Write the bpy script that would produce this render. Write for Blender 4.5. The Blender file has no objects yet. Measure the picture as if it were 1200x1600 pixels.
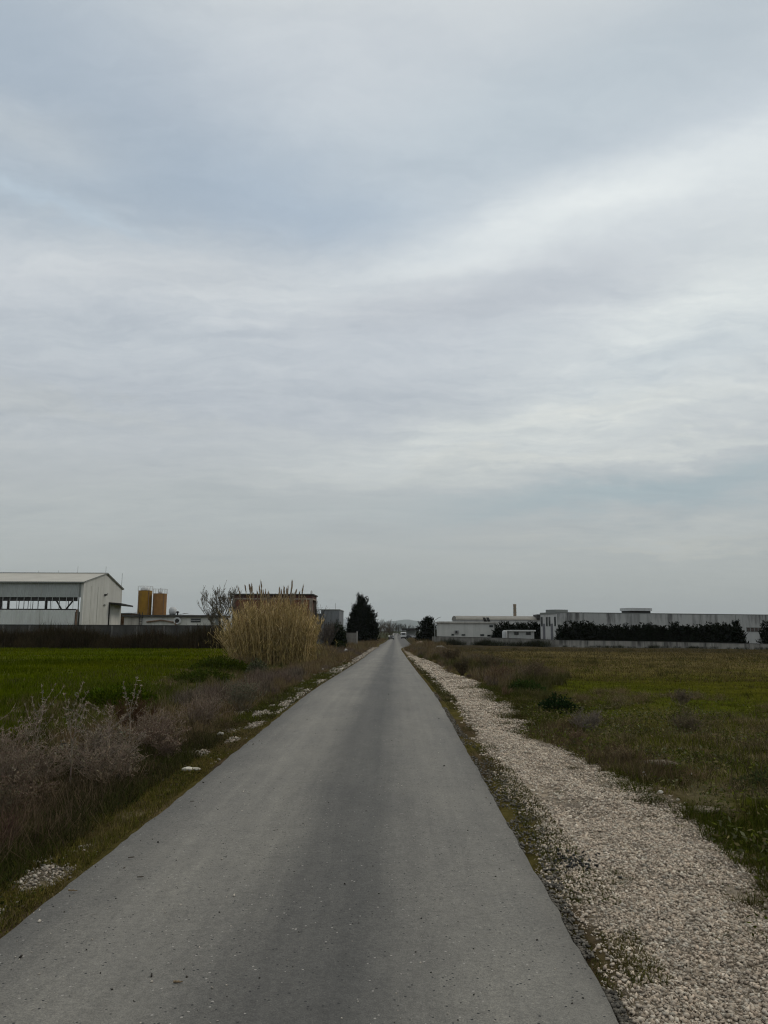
import bpy, math, random
import numpy as np
from mathutils import Vector, Matrix
C = bpy.context.scene.collection
SC = bpy.context.scene
R = math.radians

def lin(r, g, b):
    f = lambda c: (c/255/12.92) if c/255 <= .04045 else ((c/255+.055)/1.055)**2.4
    return (f(r), f(g), f(b), 1.0)

# ------------------------------------------------------------------ camera
F_PX, HOR, EYE = 1200.0, 985.0, 1.66
PITCH = math.atan((HOR-800)/F_PX); YAW = math.atan(18/F_PX); ROLL = R(0.25)
CAM_R = Matrix.Rotation(YAW, 3, 'Z') @ Matrix.Rotation(math.pi/2+PITCH, 3, 'X') @ Matrix.Rotation(ROLL, 3, 'Z')
cam_d = bpy.data.cameras.new('camera'); cam = bpy.data.objects.new('camera', cam_d); C.objects.link(cam)
cam_d.sensor_fit = 'HORIZONTAL'; cam_d.sensor_width = 36; cam_d.lens = 36
cam_d.clip_start = 0.1; cam_d.clip_end = 80000
cam.matrix_world = Matrix.Translation((0, 0, EYE)) @ CAM_R.to_4x4()
SC.camera = cam

# ------------------------------------------------------------------ light
SUN_EL, SUN_AZ = R(42), R(70)          # azimuth clockwise from +Y (the road direction)
world = bpy.data.worlds.new('World'); SC.world = world; world.use_nodes = True
SC.view_settings.view_transform = 'Standard'; SC.view_settings.look = 'None'
SC.view_settings.gamma = 1; SC.view_settings.exposure = 0.0
SC.cycles.use_denoising = True; SC.cycles.filter_width = 1.15
SC.cycles.max_bounces = 6; SC.cycles.diffuse_bounces = 3; SC.cycles.glossy_bounces = 2
SC.cycles.transparent_max_bounces = 6; SC.cycles.volume_bounces = 0
sun_d = bpy.data.lights.new('sun', 'SUN'); sun_d.energy = 0.9; sun_d.angle = R(20); sun_d.color = (1, .90, .76)
sun = bpy.data.objects.new('sun', sun_d); C.objects.link(sun)
sv = Vector((math.sin(SUN_AZ)*math.cos(SUN_EL), math.cos(SUN_AZ)*math.cos(SUN_EL), math.sin(SUN_EL)))
sun.rotation_euler = sv.to_track_quat('Z', 'Y').to_euler(); sun.location = (40, -10, 60)

def dirpx(u, v):
    return (CAM_R @ Vector(((u-600)/F_PX, (800-v)/F_PX, -1))).normalized()

class NT:
    """small helper for node trees"""
    def __init__(s, t): s.t = t; t.nodes.clear()
    def n(s, typ, **kw):
        x = s.t.nodes.new(typ)
        for k, v in kw.items():
            if k.startswith('i_'):
                key = k[2:]; key = int(key) if key.isdigit() else key.replace('_', ' ')
                x.inputs[key].default_value = v
            else: setattr(x, k, v)
        return x
    def l(s, a, b): s.t.links.new(a, b)
    def val(s, x, sock):
        if hasattr(x, 'links') or hasattr(x, 'is_output'): s.l(x, sock)
        else: sock.default_value = x
    def m(s, op, a, b=0.0, c=0.0, clamp=False):
        x = s.t.nodes.new('ShaderNodeMath'); x.operation = op; x.use_clamp = clamp
        s.val(a, x.inputs[0]); s.val(b, x.inputs[1])
        if op in ('MULTIPLY_ADD', 'SMOOTH_MIN'): s.val(c, x.inputs[2])
        return x.outputs[0]
    def vm(s, op, a, b=None):
        x = s.t.nodes.new('ShaderNodeVectorMath'); x.operation = op
        s.val(a, x.inputs[0])
        if b is not None: s.val(b, x.inputs[1])
        return x.outputs['Value'] if op in ('DOT_PRODUCT', 'LENGTH') else x.outputs[0]
    def ramp(s, f, stops, interp='LINEAR'):
        x = s.t.nodes.new('ShaderNodeValToRGB'); x.color_ramp.interpolation = interp
        e = x.color_ramp.elements
        while len(e) < len(stops): e.new(0.5)
        for k, (p, c) in enumerate(stops):
            e[k].position = p; e[k].color = c if len(c) == 4 else (*c, 1)
        s.l(f, x.inputs[0]); return x.outputs[0]
    def mix(s, f, a, b, mode='MIX'):
        x = s.t.nodes.new('ShaderNodeMix'); x.data_type = 'RGBA'; x.blend_type = mode
        s.val(f, x.inputs[0])
        for q, k in ((a, 6), (b, 7)):
            if isinstance(q, tuple): x.inputs[k].default_value = q if len(q) == 4 else (*q, 1)
            else: s.l(q, x.inputs[k])
        return x.outputs[2]
    def noise(s, vec, scale, detail=4, rough=.5, dist=0.0):
        x = s.t.nodes.new('ShaderNodeTexNoise'); x.inputs['Scale'].default_value = scale
        x.inputs['Detail'].default_value = detail; x.inputs['Roughness'].default_value = rough
        x.inputs['Distortion'].default_value = dist
        if vec is not None: s.l(vec, x.inputs['Vector'])
        return x.outputs['Fac']
    def mapping(s, vec, scale=(1, 1, 1), rot=(0, 0, 0), loc=(0, 0, 0)):
        x = s.t.nodes.new('ShaderNodeMapping'); s.l(vec, x.inputs[0])
        x.inputs['Scale'].default_value = scale; x.inputs['Rotation'].default_value = rot; x.inputs['Location'].default_value = loc
        return x.outputs[0]
    def mr(s, v, a, b, c=0.0, d=1.0, smooth=False):
        x = s.t.nodes.new('ShaderNodeMapRange'); s.l(v, x.inputs[0])
        if smooth: x.interpolation_type = 'SMOOTHSTEP'
        for k, q in ((1, a), (2, b), (3, c), (4, d)): x.inputs[k].default_value = q
        return x.outputs[0]

def build_sky():
    t = NT(world.node_tree)
    out = t.n('ShaderNodeOutputWorld'); bg = t.n('ShaderNodeBackground'); bg.inputs['Strength'].default_value = 0.1
    sky = t.n('ShaderNodeTexSky', sky_type='NISHITA', sun_disc=False, sun_elevation=SUN_EL, sun_rotation=SUN_AZ)
    tc = t.n('ShaderNodeTexCoord'); d = t.vm('NORMALIZE', tc.outputs['Generated'])
    sep = t.n('ShaderNodeSeparateXYZ'); t.l(d, sep.inputs[0])
    z = t.m('MAXIMUM', sep.outputs[2], 0.0)
    # the cloud deck as a layer seen at a slant
    den = t.m('ADD', z, 0.14)
    comb = t.n('ShaderNodeCombineXYZ'); t.l(t.m('DIVIDE', sep.outputs[0], den), comb.inputs[0]); t.l(t.m('DIVIDE', sep.outputs[1], den), comb.inputs[1])
    p = comb.outputs[0]
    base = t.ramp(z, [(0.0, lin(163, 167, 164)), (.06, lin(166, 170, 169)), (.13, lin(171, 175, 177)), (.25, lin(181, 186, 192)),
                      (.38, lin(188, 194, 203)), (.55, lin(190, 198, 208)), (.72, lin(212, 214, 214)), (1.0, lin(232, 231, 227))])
    # a warped direction so that the large cloud shapes have ragged edges
    wn = t.n('ShaderNodeTexNoise'); wn.inputs['Scale'].default_value = 1.6; wn.inputs['Detail'].default_value = 9; wn.inputs['Roughness'].default_value = .62
    t.l(p, wn.inputs['Vector'])
    w3 = t.vm('MULTIPLY', t.vm('SUBTRACT', wn.outputs['Color'], (.5, .5, .5)), (.16, .16, .16))
    dw = t.vm('ADD', d, w3)
    def blob(u, v, su, sv_, rot):
        """soft patch of the sky round one direction; su, sv_ = widths in degrees"""
        c = dirpx(u, v); right = Vector((c.y, -c.x, 0)).normalized(); up = right.cross(c)
        a = R(rot); e1 = right*math.cos(a)+up*math.sin(a); e2 = up*math.cos(a)-right*math.sin(a)
        q = t.vm('SUBTRACT', dw, tuple(c))
        x = t.m('DIVIDE', t.vm('DOT_PRODUCT', q, tuple(e1)), math.radians(su))
        y = t.m('DIVIDE', t.vm('DOT_PRODUCT', q, tuple(e2)), math.radians(sv_))
        s2 = t.m('ADD', t.m('MULTIPLY', x, x), t.m('MULTIPLY', y, y))
        return t.m('EXPONENT', t.m('MULTIPLY', s2, -1.0))
    col = base
    for (u, v, su, sv_, rot, c, f) in [
        (190, 250, 17, 6.0, -12, lin(150, 166, 184), .9),
        (480, 315, 9, 2.2, -4, lin(155, 172, 193), .75),
        (60, 340, 10, 2.5, 0, lin(148, 165, 182), .6),
        (70, 80, 15, 7, 0, lin(154, 167, 183), .85),
        (40, 215, 5, 1.8, 6, lin(190, 196, 202), .6),
        (560, 60, 14, 5, 8, lin(188, 195, 205), .6),
        (1080, 60, 12, 5, 10, lin(166, 176, 187), .7),
        (820, 200, 14, 4.5, 10, lin(182, 193, 203), .6),
        (330, 430, 17, 3.5, 3, lin(203, 206, 210), .75),
        (900, 345, 22, 2.4, 9, lin(220, 225, 228), .9),
        (1120, 480, 12, 5.0, 14, lin(216, 221, 222), .9),
        (700, 475, 17, 2.6, 6, lin(178, 183, 192), .7),
        (120, 530, 14, 2.2, 2, lin(172, 180, 190), .5),
        (330, 640, 15, 2.0, 4, lin(170, 177, 188), .5),
        (1090, 570, 10, 1.5, 9, lin(188, 196, 203), .7),
        (800, 690, 16, 2.0, 4, lin(204, 208, 208), .65),
        (1000, 640, 16, 1.3, 5, lin(208, 212, 212), .55),
        (1010, 770, 16, 1.5, 2, lin(152, 168, 176), .85),
        (1100, 828, 9, .8, 4, lin(188, 191, 190), .6),
        (930, 655, 9, .55, 5, lin(212, 214, 212), .55),
        (800, 718, 10, .5, 3, lin(205, 207, 204), .5),
        (1120, 690, 8, .5, 2, lin(207, 210, 208), .5),
        (640, 745, 12, .6, 2, lin(190, 194, 194), .5),
        (1020, 852, 8, .35, 3, lin(186, 186, 180), .5),
        (80, 318, 6, .45, -3, lin(178, 192, 206), .6),
        (110, 655, 12, .7, 2, lin(186, 189, 190), .5),
        (300, 800, 20, 2.0, 0, lin(172, 178, 180), .5)]:
        col = t.mix(t.m('MULTIPLY', blob(u, v, su, sv_, rot), f), col, c)
    # streaks and wisps
    pw = t.vm('ADD', p, t.vm('MULTIPLY', w3, (1.6, 1.6, 1.6)))
    n1 = t.noise(t.mapping(pw, (.75, 1.5, 1), (0, 0, R(-14))), 1.7, 9, .60)
    n2 = t.noise(t.mapping(pw, (.7, 2.3, 1), (0, 0, R(-8)), (3, 7, 0)), 1.6, 10, .64, .5)
    n3 = t.noise(t.mapping(pw, (1, 1.6, 1), (0, 0, R(-20)), (1, 2, 0)), .55, 4, .5)
    # finer wisps: thin torn streaks lying along the layer
    pf = t.vm('ADD', p, t.vm('MULTIPLY', w3, (2.4, 2.4, 2.4)))
    n4 = t.noise(t.mapping(pf, (1.1, 3.4, 1), (0, 0, R(-16)), (2, 5, 0)), 3.2, 9, .66, .3)
    n5 = t.noise(t.mapping(pf, (1.6, 2.4, 1), (0, 0, R(24)), (8, 1, 0)), 6.5, 8, .68, .6)
    n6 = t.noise(t.mapping(p, (.5, .5, 1), (0, 0, 0), (4, 4, 0)), 1.1, 3)
    fade = t.mr(z, 0.01, .16, .25, 1.0, True)
    k = t.m('ADD', t.m('MULTIPLY', t.m('SUBTRACT', n1, .5), .20), t.m('MULTIPLY', t.m('SUBTRACT', n2, .5), .22))
    k = t.m('ADD', k, t.m('MULTIPLY', t.m('SUBTRACT', n3, .5), .10))
    wisp = t.m('MULTIPLY', t.mr(n6, .35, .65, .25, 1.0, True), t.m('ADD', t.m('MULTIPLY', t.m('SUBTRACT', n4, .5), .42), t.m('MULTIPLY', t.m('SUBTRACT', n5, .5), .20)))
    k = t.m('ADD', k, wisp)
    k = t.m('ADD', t.m('MULTIPLY', k, fade), 1.0)
    kc = t.n('ShaderNodeCombineXYZ')
    t.l(t.m('POWER', k, 1.15), kc.inputs[0]); t.l(k, kc.inputs[1]); t.l(t.m('POWER', k, .8), kc.inputs[2])
    col = t.vm('MULTIPLY', col, kc.outputs[0])
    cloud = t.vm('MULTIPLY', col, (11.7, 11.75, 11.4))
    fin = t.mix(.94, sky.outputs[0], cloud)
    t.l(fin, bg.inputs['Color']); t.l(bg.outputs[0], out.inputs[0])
build_sky()

# ------------------------------------------------------------------ numpy noise and meshes
def _hash(ix, iy, seed):
    n = (ix.astype(np.int64)*374761393 + iy.astype(np.int64)*668265263 + seed*1274126177) & 0x7fffffff
    n = ((n ^ (n >> 13))*1274126177) & 0x7fffffff
    return ((n ^ (n >> 16)) & 0xffff)/65535.0
def vnoise(x, y, seed=0):
    x = np.asarray(x, float); y = np.asarray(y, float)
    ix = np.floor(x); iy = np.floor(y); fx = x-ix; fy = y-iy
    fx = fx*fx*(3-2*fx); fy = fy*fy*(3-2*fy)
    a = _hash(ix, iy, seed); b = _hash(ix+1, iy, seed); c = _hash(ix, iy+1, seed); d = _hash(ix+1, iy+1, seed)
    return (a*(1-fx)+b*fx)*(1-fy)+(c*(1-fx)+d*fx)*fy
def fbm(x, y, seed=0, oct=4):
    s = 0; a = .5; t = 0
    for o in range(oct):
        s = s+a*vnoise(x*2**o, y*2**o, seed+o*17); t += a; a *= .5
    return s/t
def sstep(a, b, x):
    t = np.clip((np.asarray(x, float)-a)/(b-a), 0, 1); return t*t*(3-2*t)

def mesh_np(name, V, tris=None, quads=None, mat=None, col=None, parent=None, smooth=False):
    V = np.ascontiguousarray(V, np.float32)
    me = bpy.data.meshes.new(name)
    nt = 0 if tris is None else len(tris); nq = 0 if quads is None else len(quads)
    loops = np.concatenate([np.asarray(q, np.int32).ravel() for q in (tris, quads) if q is not None and len(q)])
    me.vertices.add(len(V)); me.vertices.foreach_set('co', V.ravel())
    me.loops.add(len(loops)); me.loops.foreach_set('vertex_index', loops)
    me.polygons.add(nt+nq)
    me.polygons.foreach_set('loop_start', np.concatenate([np.arange(nt)*3, nt*3+np.arange(nq)*4]).astype(np.int32))
    if smooth: me.polygons.foreach_set('use_smooth', np.ones(nt+nq, bool))
    if col is not None:
        ca = me.color_attributes.new('Col', 'FLOAT_COLOR', 'POINT')
        cc = np.ones((len(V), 4), np.float32); cc[:, :3] = col
        ca.data.foreach_set('color', cc.ravel())
    me.update(calc_edges=True); me.validate()
    if mat: me.materials.append(mat)
    o = bpy.data.objects.new(name, me); C.objects.link(o)
    if parent: o.parent = parent
    return o

class Geo:
    """collects numpy verts / tris / colours"""
    def __init__(s): s.V = []; s.T = []; s.K = []; s.n = 0
    def add(s, V, T, K):
        V = np.asarray(V, np.float32).reshape(-1, 3)
        K = np.broadcast_to(np.asarray(K, np.float32), (len(V), 3))
        s.V.append(V); s.T.append(np.asarray(T, np.int64).reshape(-1, 3)+s.n); s.K.append(K); s.n += len(V); return s
    def arr(s): return np.concatenate(s.V), np.concatenate(s.T), np.concatenate(s.K)
    def obj(s, name, mat, parent=None, smooth=False):
        V, T, K = s.arr(); return mesh_np(name, V, T, None, mat, K, parent, smooth)

def jit(rng, col, n, a=.2, hue=.08):
    c = np.asarray(col, float)[None, :]*(1+rng.uniform(-a, a, (n, 1)))*(1+rng.uniform(-hue, hue, (n, 3)))
    return np.clip(c, 0.002, 1)

def blades(rng, P, h, w, lean, col, curl=.5, yaw=None):
    """grass blades: three triangles each"""
    n = len(P); yaw = rng.uniform(0, 2*math.pi, n) if yaw is None else yaw
    h = np.broadcast_to(h, n); w = np.broadcast_to(w, n); lean = np.broadcast_to(lean, n)
    d = np.stack([np.cos(yaw), np.sin(yaw), np.zeros(n)], 1)
    f = rng.uniform(0, 2*math.pi, n); s = np.stack([np.cos(f), np.sin(f), np.zeros(n)], 1)*(w/2)[:, None]
    up = np.array([0, 0, 1.0])
    m = P+up*(h*.55*np.cos(lean*.6))[:, None]+d*(h*.55*np.sin(lean*.6))[:, None]
    l2 = lean*(1+curl)
    tip = m+up*(h*.45*np.cos(l2))[:, None]+d*(h*.45*np.sin(l2))[:, None]
    V = np.stack([P-s, P+s, m-s*.75, m+s*.75, tip], 1).reshape(-1, 3)
    b = np.arange(n)[:, None]*5
    T = np.concatenate([b+np.array([0, 1, 3]), b+np.array([0, 3, 2]), b+np.array([2, 3, 4])])
    return V, T, np.repeat(col, 5, 0)

def tubes(segs, col, sides=3):
    S = np.asarray(segs, float); n = len(S)
    p0, p1, r0, r1 = S[:, 0:3], S[:, 3:6], S[:, 6], S[:, 7]
    d = p1-p0; d /= np.maximum(np.linalg.norm(d, axis=1, keepdims=True), 1e-9)
    ref = np.where(np.abs(d[:, 2:3]) > .9, np.array([[1., 0, 0]]), np.array([[0, 0, 1.]]))
    a = np.cross(d, ref); a /= np.maximum(np.linalg.norm(a, axis=1, keepdims=True), 1e-9); b = np.cross(d, a)
    V = []
    for p, r in ((p0, r0), (p1, r1)):
        for k in range(sides):
            q = 2*math.pi*k/sides
            V.append(p+(a*math.cos(q)+b*math.sin(q))*r[:, None])
    V = np.stack(V, 1).reshape(-1, 3); base = np.arange(n)[:, None]*(2*sides); T = []
    for k in range(sides):
        k2 = (k+1) % sides
        T += [base+np.array([k, k2, sides+k2]), base+np.array([k, sides+k2, sides+k])]
    col = np.asarray(col, float)
    col = np.repeat(np.broadcast_to(col, (n, 3)), 2*sides, 0)
    return V, np.concatenate(T), col

def cards(rng, P, D, L, Wd, col, nrm=None):
    """leaf-sized diamond faces: P base, D direction, L length, Wd width"""
    n = len(P); D = D/np.maximum(np.linalg.norm(D, axis=1, keepdims=True), 1e-9)
    r = rng.normal(size=(n, 3)) if nrm is None else nrm
    s = np.cross(D, r); s /= np.maximum(np.linalg.norm(s, axis=1, keepdims=True), 1e-9)
    L = np.broadcast_to(L, n)[:, None]; Wd = np.broadcast_to(Wd, n)[:, None]
    V = np.stack([P, P+D*L*.45+s*Wd*.5, P+D*L, P+D*L*.45-s*Wd*.5], 1).reshape(-1, 3)
    b = np.arange(n)[:, None]*4
    T = np.concatenate([b+np.array([0, 1, 2]), b+np.array([0, 2, 3])])
    return V, T, np.repeat(np.broadcast_to(col, (n, 3)), 4, 0)

def scatter(G, tmpl, rng, pos, scale, tint=.2, flat=None):
    """adds many turned and scaled copies of small template arrays to one mesh"""
    for i, (p, s) in enumerate(zip(pos, scale)):
        V, T, K = tmpl[rng.integers(len(tmpl))]
        a = rng.uniform(0, 2*math.pi); c, sn = math.cos(a), math.sin(a)
        Q = np.empty_like(V); sz = s*rng.uniform(.8, 1.2)
        Q[:, 0] = (V[:, 0]*c-V[:, 1]*sn)*s+p[0]; Q[:, 1] = (V[:, 0]*sn+V[:, 1]*c)*s+p[1]; Q[:, 2] = V[:, 2]*sz+p[2]
        G.add(Q, T, np.clip(K*(1+rng.uniform(-tint, tint))*(1+rng.uniform(-.06, .06, 3)), .002, 1))

# ------------------------------------------------------------------ materials
_mats = {}
def mat_veg(name, rough=.75, spec=.25, trans=.0):
    if name in _mats: return _mats[name]
    m = bpy.data.materials.new(name); m.use_nodes = True; t = NT(m.node_tree)
    out = t.n('ShaderNodeOutputMaterial'); b = t.n('ShaderNodeBsdfPrincipled')
    a = t.n('ShaderNodeAttribute', attribute_name='Col')
    nz = t.noise(t.n('ShaderNodeNewGeometry').outputs['Position'], 9.0, 2)
    col = t.vm('MULTIPLY', a.outputs['Color'], t.ramp(nz, [(.25, (.86, .88, .86)), (.75, (1.38, 1.36, 1.28))]))
    t.l(col, b.inputs['Base Color'])
    b.inputs['Roughness'].default_value = rough; b.inputs['Specular IOR Level'].default_value = spec
    if spec < .05: b.inputs['Roughness'].default_value = 1
    if trans > 0:
        tr = t.n('ShaderNodeBsdfTranslucent'); t.l(col, tr.inputs[0]); mx = t.n('ShaderNodeMixShader'); mx.inputs[0].default_value = trans
        t.l(b.outputs[0], mx.inputs[1]); t.l(tr.outputs[0], mx.inputs[2]); t.l(mx.outputs[0], out.inputs[0])
    else: t.l(b.outputs[0], out.inputs[0])
    _mats[name] = m; return m

def mat_solid(name, col, rough=.7, metal=0.0, var=.12, scale=1.5, streak=0.0, streak_col=(.05, .05, .045), streak_scale=1.6, top=None,
              corr=None, bump=0.0, spec=.3):
    """painted / mineral surface: base colour, blotches, vertical dirt streaks, optional ribs (corr = (axis, period))"""
    if name in _mats: return _mats[name]
    m = bpy.data.materials.new(name); m.use_nodes = True; t = NT(m.node_tree)
    out = t.n('ShaderNodeOutputMaterial'); b = t.n('ShaderNodeBsdfPrincipled'); t.l(b.outputs[0], out.inputs[0])
    tc = t.n('ShaderNodeTexCoord'); P = tc.outputs['Object']
    n1 = t.noise(P, scale, 5, .6)
    lo = tuple(c*(1-var*1.6) for c in col[:3]); hi = tuple(min(1, c*(1+var)) for c in col[:3])
    c = t.ramp(n1, [(.3, lo), (.7, hi)])
    if streak > 0:
        s1 = t.noise(t.mapping(P, (streak_scale, streak_scale, .10)), 1.0, 6, .65)
        s2 = t.noise(t.mapping(P, (streak_scale*.2, streak_scale*.2, .05), (0, 0, 0), (5, 2, 1)), 1.0, 3, .6)
        f = t.m('MULTIPLY', t.mr(s1, .42, .66, 0, 1, True), t.mr(s2, .33, .56, .4, 1, True))
        if top is not None:
            sp = t.n('ShaderNodeSeparateXYZ'); t.l(P, sp.inputs[0])
            f = t.m('MULTIPLY', f, t.mr(sp.outputs[2], top[0], top[1], .12, 1.0, True))
        c = t.mix(t.m('MULTIPLY', f, streak, clamp=True), c, streak_col)
    t.l(c, b.inputs['Base Color']); b.inputs['Roughness'].default_value = rough; b.inputs['Metallic'].default_value = metal
    b.inputs['Specular IOR Level'].default_value = spec
    h = None
    if corr:
        sp2 = t.n('ShaderNodeSeparateXYZ'); t.l(P, sp2.inputs[0])
        h = t.m('SINE', t.m('MULTIPLY', sp2.outputs['xyz'.index(corr[0])], 2*math.pi/corr[1]))
        h = t.m('MULTIPLY', h, corr[1]*.12)
    if bump > 0:
        nb = t.m('MULTIPLY', t.noise(P, scale*12, 4), bump); h = nb if h is None else t.m('ADD', h, nb)
    if h is not None:
        bp = t.n('ShaderNodeBump'); bp.inputs['Strength'].default_value = 1.0; bp.inputs['Distance'].default_value = 1.0
        t.l(h, bp.inputs['Height']); t.l(bp.outputs[0], b.inputs['Normal'])
    _mats[name] = m; return m

def mat_brick():
    m = bpy.data.materials.new('hollow_brick'); m.use_nodes = True; t = NT(m.node_tree)
    out = t.n('ShaderNodeOutputMaterial'); b = t.n('ShaderNodeBsdfPrincipled'); t.l(b.outputs[0], out.inputs[0])
    P = t.n('ShaderNodeTexCoord').outputs['Object']
    br = t.n('ShaderNodeTexBrick'); t.l(t.mapping(P, (1, 1, 1), (R(90), 0, 0)), br.inputs['Vector'])
    br.inputs['Color1'].default_value = (.115, .038, .018, 1); br.inputs['Color2'].default_value = (.15, .052, .026, 1); br.inputs['Mortar'].default_value = (.12, .085, .065, 1)
    br.inputs['Scale'].default_value = 1; br.inputs['Brick Width'].default_value = .3; br.inputs['Row Height'].default_value = .2; br.inputs['Mortar Size'].default_value = .012
    c = t.mix(1.0, br.outputs[0], t.ramp(t.noise(P, .9, 5, .6), [(.3, (.6, .6, .62)), (.7, (1.15, 1.1, 1.05))]), 'MULTIPLY')
    t.l(c, b.inputs['Base Color']); b.inputs['Roughness'].default_value = .9
    return m

# ------------------------------------------------------------------ things, parts
def tag(o, label=None, cat=None, group=None, kind=None):
    if label: o['label'] = label
    if cat: o['category'] = cat
    if group: o['group'] = group
    if kind: o['kind'] = kind
    return o
def thing(name, label, cat, loc=(0, 0, 0), rz=0.0, group=None):
    o = bpy.data.objects.new(name, None); C.objects.link(o); o.location = loc; o.rotation_euler = (0, 0, rz)
    o.empty_display_size = .3
    return tag(o, label, cat, group)
def dup(root, loc, rz=0.0, scale=1.0, label=None, group=None):
    r = root.copy(); C.objects.link(r); r.location = loc; r.rotation_euler = (0, 0, rz); r.scale = (scale,)*3 if not isinstance(scale, tuple) else scale
    if label: r['label'] = label
    if group: r['group'] = group
    for ch in list(root.children):
        c = ch.copy(); C.objects.link(c); c.parent = r
        for g in list(ch.children):
            d = g.copy(); C.objects.link(d); d.parent = c
    return r

class MB:
    """polygons of one mesh part"""
    def __init__(s): s.V = []; s.Fc = []
    def poly(s, pts): n = len(s.V); s.V += [tuple(p) for p in pts]; s.Fc.append(tuple(range(n, n+len(pts)))); return s
    def box(s, x0, x1, y0, y1, z0, z1):
        n = len(s.V); s.V += [(x, y, z) for z in (z0, z1) for (x, y) in ((x0, y0), (x1, y0), (x1, y1), (x0, y1))]
        s.Fc += [tuple(n+k for k in f) for f in ((3, 2, 1, 0), (4, 5, 6, 7), (0, 1, 5, 4), (1, 2, 6, 5), (2, 3, 7, 6), (3, 0, 4, 7))]; return s
    def prism(s, pts, d):
        """closed outline swept along the vector d"""
        n = len(s.V); k = len(pts); d = Vector(d)
        s.V += [tuple(p) for p in pts]+[tuple(Vector(p)+d) for p in pts]
        s.Fc += [tuple(n+i for i in range(k))[::-1], tuple(n+k+i for i in range(k))]
        s.Fc += [(n+i, n+(i+1) % k, n+k+(i+1) % k, n+k+i) for i in range(k)]; return s
    def lathe(s, prof, c=(0, 0, 0), seg=24):
        n = len(s.V); k = len(prof)
        for i in range(seg):
            a = 2*math.pi*i/seg
            s.V += [(c[0]+r*math.cos(a), c[1]+r*math.sin(a), c[2]+z) for r, z in prof]
        for i in range(seg):
            j = (i+1) % seg
            s.Fc += [(n+i*k+q, n+j*k+q, n+j*k+q+1, n+i*k+q+1) for q in range(k-1)]
        return s
    def rod(s, p0, p1, r, seg=6, r1=None):
        p0, p1 = Vector(p0), Vector(p1); r1 = r if r1 is None else r1; d = (p1-p0).normalized()
        a = d.cross(Vector((1, 0, 0)) if abs(d.z) > .9 else Vector((0, 0, 1))).normalized(); b = d.cross(a); n = len(s.V)
        for p, q in ((p0, r), (p1, r1)):
            s.V += [tuple(p+(a*math.cos(2*math.pi*i/seg)+b*math.sin(2*math.pi*i/seg))*q) for i in range(seg)]
        s.Fc += [(n+i, n+(i+1) % seg, n+seg+(i+1) % seg, n+seg+i) for i in range(seg)]
        s.Fc += [tuple(n+i for i in range(seg))[::-1], tuple(n+seg+i for i in range(seg))]; return s
    def build(s, name, mat, parent=None, bevel=0.0, smooth=False, loc=None, label=None):
        me = bpy.data.meshes.new(name); me.from_pydata(s.V, [], s.Fc); me.validate()
        import bmesh
        bm = bmesh.new(); bm.from_mesh(me); bmesh.ops.recalc_face_normals(bm, faces=bm.faces); bm.to_mesh(me); bm.free()
        me.materials.append(mat)
        if smooth: me.polygons.foreach_set('use_smooth', np.ones(len(me.polygons), bool))
        o = bpy.data.objects.new(name, me); C.objects.link(o)
        if parent: o.parent = parent
        if loc: o.location = loc
        if label: o['label'] = label
        if bevel > 0:
            md = o.modifiers.new('bevel', 'BEVEL'); md.width = bevel; md.segments = 2; md.limit_method = 'ANGLE'
        return o

def at(u, v, Y):
    """where the line of sight through a photo point reaches depth Y"""
    d = dirpx(u, v); t = Y/d.y; return d.x*t, EYE+d.z*t
def ax(u, Y): return at(u, 985, Y)[0]
def az(u, v, Y): return at(u, v, Y)[1]

# ------------------------------------------------------------------ terrain
_PY = np.array([-40, 0, 5, 8, 10.5, 13.6, 18, 22, 31.6, 51.4, 86.7, 130, 200, 300, 450, 30000.])
_PZ = np.array([-.1, -.01, .0, .02, .045, .075, .115, .10, -.03, -.25, -.52, -.86, -1.28, -1.38, -1.4, -1.4])
_CY = np.array([-40, 0, 18, 31.6, 51.4, 86.7, 100, 150, 200, 300, 500, 30000.]); _CX = np.array([-.58, -.58, -.58, -.63, -.69, -.85, -.85, .2, .5, .8, .6, .6])
def _smooth(x, X, Zs):
    x = np.asarray(x, float); s = np.maximum(.8, np.abs(x)*.06)
    return (np.interp(x-s, X, Zs)+2*np.interp(x, X, Zs)+np.interp(x+s, X, Zs))/4
def PZ(y): return _smooth(y, _PY, _PZ)
def CX(y): return _smooth(y, _CY, _CX)
HALF = 1.6
def HW(y): return HALF+1.4*sstep(100, 150, y)
def gl(y): return CX(y)+HALF+np.interp(y, [3.5, 5, 7, 10, 15, 21, 34, 50], [.04, .12, .20, .28, .34, .38, .30, .2])+.16*(fbm(np.asarray(y)*1.1, 3.3, 5)-.5)*2
_GY = np.array([0, 5.6, 8, 9, 10, 11.3, 12.4, 13.6, 16.4, 19.5, 25, 34, 45, 60, 90, 30000.]); _GX = np.array([2.45, 2.54, 2.75, 2.78, 2.7, 2.45, 2.1, 2.35, 2.66, 2.5, 2.5, 2.2, 2.2, 1.7, 1.1, 1.0])
def gr(y): return np.interp(y, _GY, _GX)+.20*(fbm(np.asarray(y)*1.2, 7.7, 9)-.5)*2+.16*(fbm(np.asarray(y)*5, 3.7, 19)-.5)*2
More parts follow.
